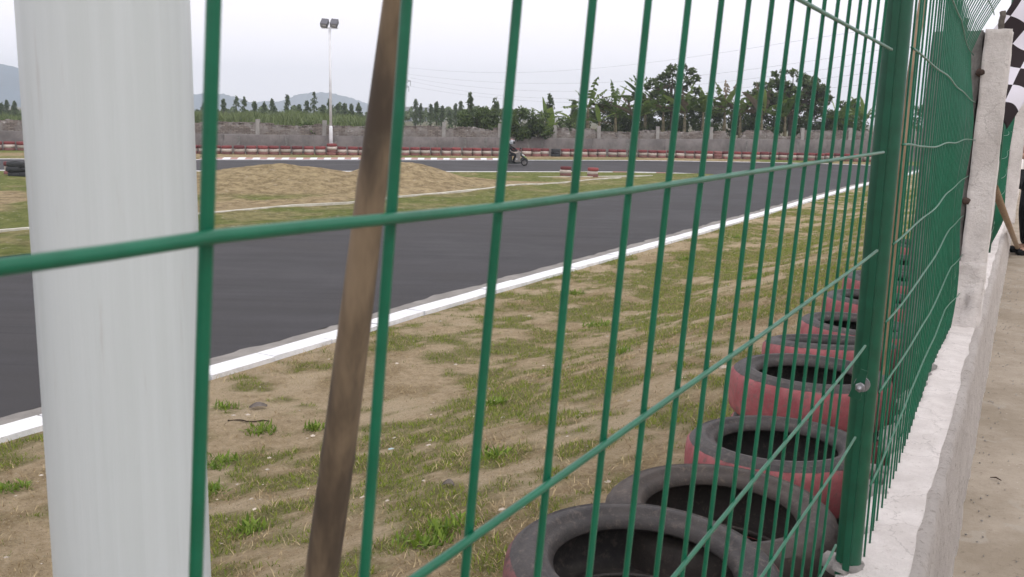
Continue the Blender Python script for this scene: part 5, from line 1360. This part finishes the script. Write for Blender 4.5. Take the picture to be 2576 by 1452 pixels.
o = mesh('flag_cloth', V, F, M_FLAG, smooth=True); uvl = o.data.uv_layers.new(name='UVMap')
for lp in o.data.loops: uvl.data[lp.index].uv = (UVs[lp.vertex_index][0] + .001, UVs[lp.vertex_index][1] + .001)
sd_ = o.modifiers.new('thick', 'SOLIDIFY'); sd_.thickness = .0012; under(o, flag)
t0 = O + e1 * (Lu + .01); t1 = t0 + e2 * (Lv + .35)
under(MB().tube([t0 - e2 * .25, t0, t1], [.013, .013, .011], 10).build('flag_pole', M_LATH, smooth=True), flag)

# ------------------------------------------------------------------ weeds, stones, scraps on the verge
weeds = [(1500, 822, .13, 'wide bright weed patch in the middle of the verge'), (550, 1172, .12, 'bright leafy weed beside the broad white pole'), (528, 1240, .09, 'tall weed below the bright leafy one at the pole edge'),
         (790, 1082, .07, 'small upright weed just left of the bamboo stick'), (1135, 1335, .09, 'light green weed low in the picture, left of the second long wire'), (1062, 1375, .10, 'greyish green weed near the bottom edge'),
         (1725, 655, .15, 'weed patch far up the verge near the kerb'), (1440, 740, .13, 'flat weed patch close to the white kerb'), (655, 1090, .09, 'low weed left of the bamboo stick'), (570, 1030, .08, 'small weed below the kerb beside the left wire'),
         (1240, 1150, .08, 'small weed right of the third wire'), (25, 1235, .10, 'weed at the left edge of the picture'), (1240, 1020, .07, 'faint green weed between the third and fourth wires'), (1900, 700, .14, 'weed patch on the verge seen between thin wires'),
         (1560, 890, .09, 'weed tuft just below the wide bright patch'), (1850, 600, .17, 'weed strip beside the kerb before it meets the post'), (630, 1340, .07, 'single weed shoot near the bottom left')]
def verge_pt(px, py):
    p = G(px, py, .2)
    for _ in range(8): p = G(px, py, float(ground_z(p.x, p.y)))
    return p
for px, py, r, lb in weeds:
    c_ = verge_pt(px, py); nl = int(40 + r * 700); V = []; F = []; vv = []
    for i in range(nl):
        a = rnd.random() * 6.28; rr = r * rnd.random() ** .7; b = Vector((rr * math.cos(a) * 1.3, rr * math.sin(a), 0)); L_ = rnd.uniform(.03, .10); wd = rnd.uniform(.003, .009); el = rnd.uniform(.4, 1.35); a2 = rnd.random() * 6.28
        d = Vector((math.cos(a2) * math.cos(el), math.sin(a2) * math.cos(el), math.sin(el))); s_ = Vector((-math.sin(a2), math.cos(a2), 0)); gz = float(ground_z(c_.x + b.x, c_.y + b.y)) - c_.z; b.z = gz
        m1 = b + d * L_ * .5; m2 = b + d * L_ + Vector((0, 0, -.3 * L_ * (1 - el / 1.6))); i0 = len(V)
        V += [b, m1 + s_ * wd, m2, m1 - s_ * wd]; F.append([i0, i0 + 1, i0 + 2, i0 + 3]); q_ = rnd.random(); vv += [q_ * .6, q_, q_, q_]
    root = empty('weed', c_, lb, 'weed', 'weeds on the verge'); mesh('leaves', V, F, M_WEED, root, attr={'v': vv})
def stone(px, py, s_, lb, mat=M_PEB, nm='stone', flat=.6):
    c_ = verge_pt(px, py); bm = bmesh.new(); bmesh.ops.create_icosphere(bm, subdivisions=2, radius=s_)
    for v in bm.verts: v.co = Vector((v.co.x * rnd.uniform(.85, 1.2), v.co.y * rnd.uniform(.8, 1.1), v.co.z * flat * rnd.uniform(.85, 1.15)))
    me = bpy.data.meshes.new(nm); bm.to_mesh(me); bm.free(); me.materials.append(mat); o = link(nm, me); o.location = c_ + Vector((0, 0, s_ * .2)); tag(o, lb, nm)
stone(1823, 930, .042, 'fist sized pale stone beside the bright red tyre'); stone(975, 1262, .012, 'small white stone left of the dead leaf'); stone(1068, 1212, .010, 'white pebble near the long dead leaf')
stone(985, 1133, .022, 'crumpled pale blue scrap on the verge', M_simple('blue_plastic', (.38, .50, .50), .5, .4), 'scrap', .5); stone(1405, 640, .03, 'pale stone by the kerb') if False else None
def dead_leaf(px, py, L_, a, lb):
    c_ = verge_pt(px, py) + Vector((0, 0, .015)); V = []; F = []
    for k in range(6):
        t = k / 5; w_ = .28 * L_ * math.sin(math.pi * (t * .9 + .05)); x = (t - .5) * L_
        for s_ in (-1, 1): V.append((x * math.cos(a) - s_ * w_ * math.sin(a), x * math.sin(a) + s_ * w_ * math.cos(a), .02 * math.sin(t * 3) + .012 * (s_ > 0)))
    for k in range(5): F.append([2 * k, 2 * k + 1, 2 * k + 3, 2 * k + 2])
    o = mesh('dead_leaf', V, F, M_OLDWOOD); o.location = c_; md = o.modifiers.new('t', 'SOLIDIFY'); md.thickness = .002; tag(o, lb, 'leaf')
dead_leaf(650, 1030, .13, .3, 'curled brown dead leaf between the white pole and bamboo stick'); dead_leaf(1128, 1230, .06, -.2, 'small dark dead leaf near the middle of the bottom half')
# a crack in the soil by the dead leaf
c_ = verge_pt(625, 1062); V = []; F = []
for k in range(12):
    t = k / 11; x = (t - .5) * .30; yy = .02 * math.sin(t * 9); w_ = .009 * math.sin(math.pi * t) + .002
    gz = float(ground_z(c_.x + x, c_.y + yy)) - c_.z
    V += [(x, yy - w_, gz + .006), (x, yy, gz - .004), (x, yy + w_, gz + .014)]
for k in range(11):
    for j in range(2): F.append([3 * k + j, 3 * k + j + 1, 3 * k + 4 + j, 3 * k + 3 + j])
o = mesh('soil_crack', V, F, M_simple('dark_soil', (.045, .032, .022), .95)); o.location = c_; tag(o, kind='structure')
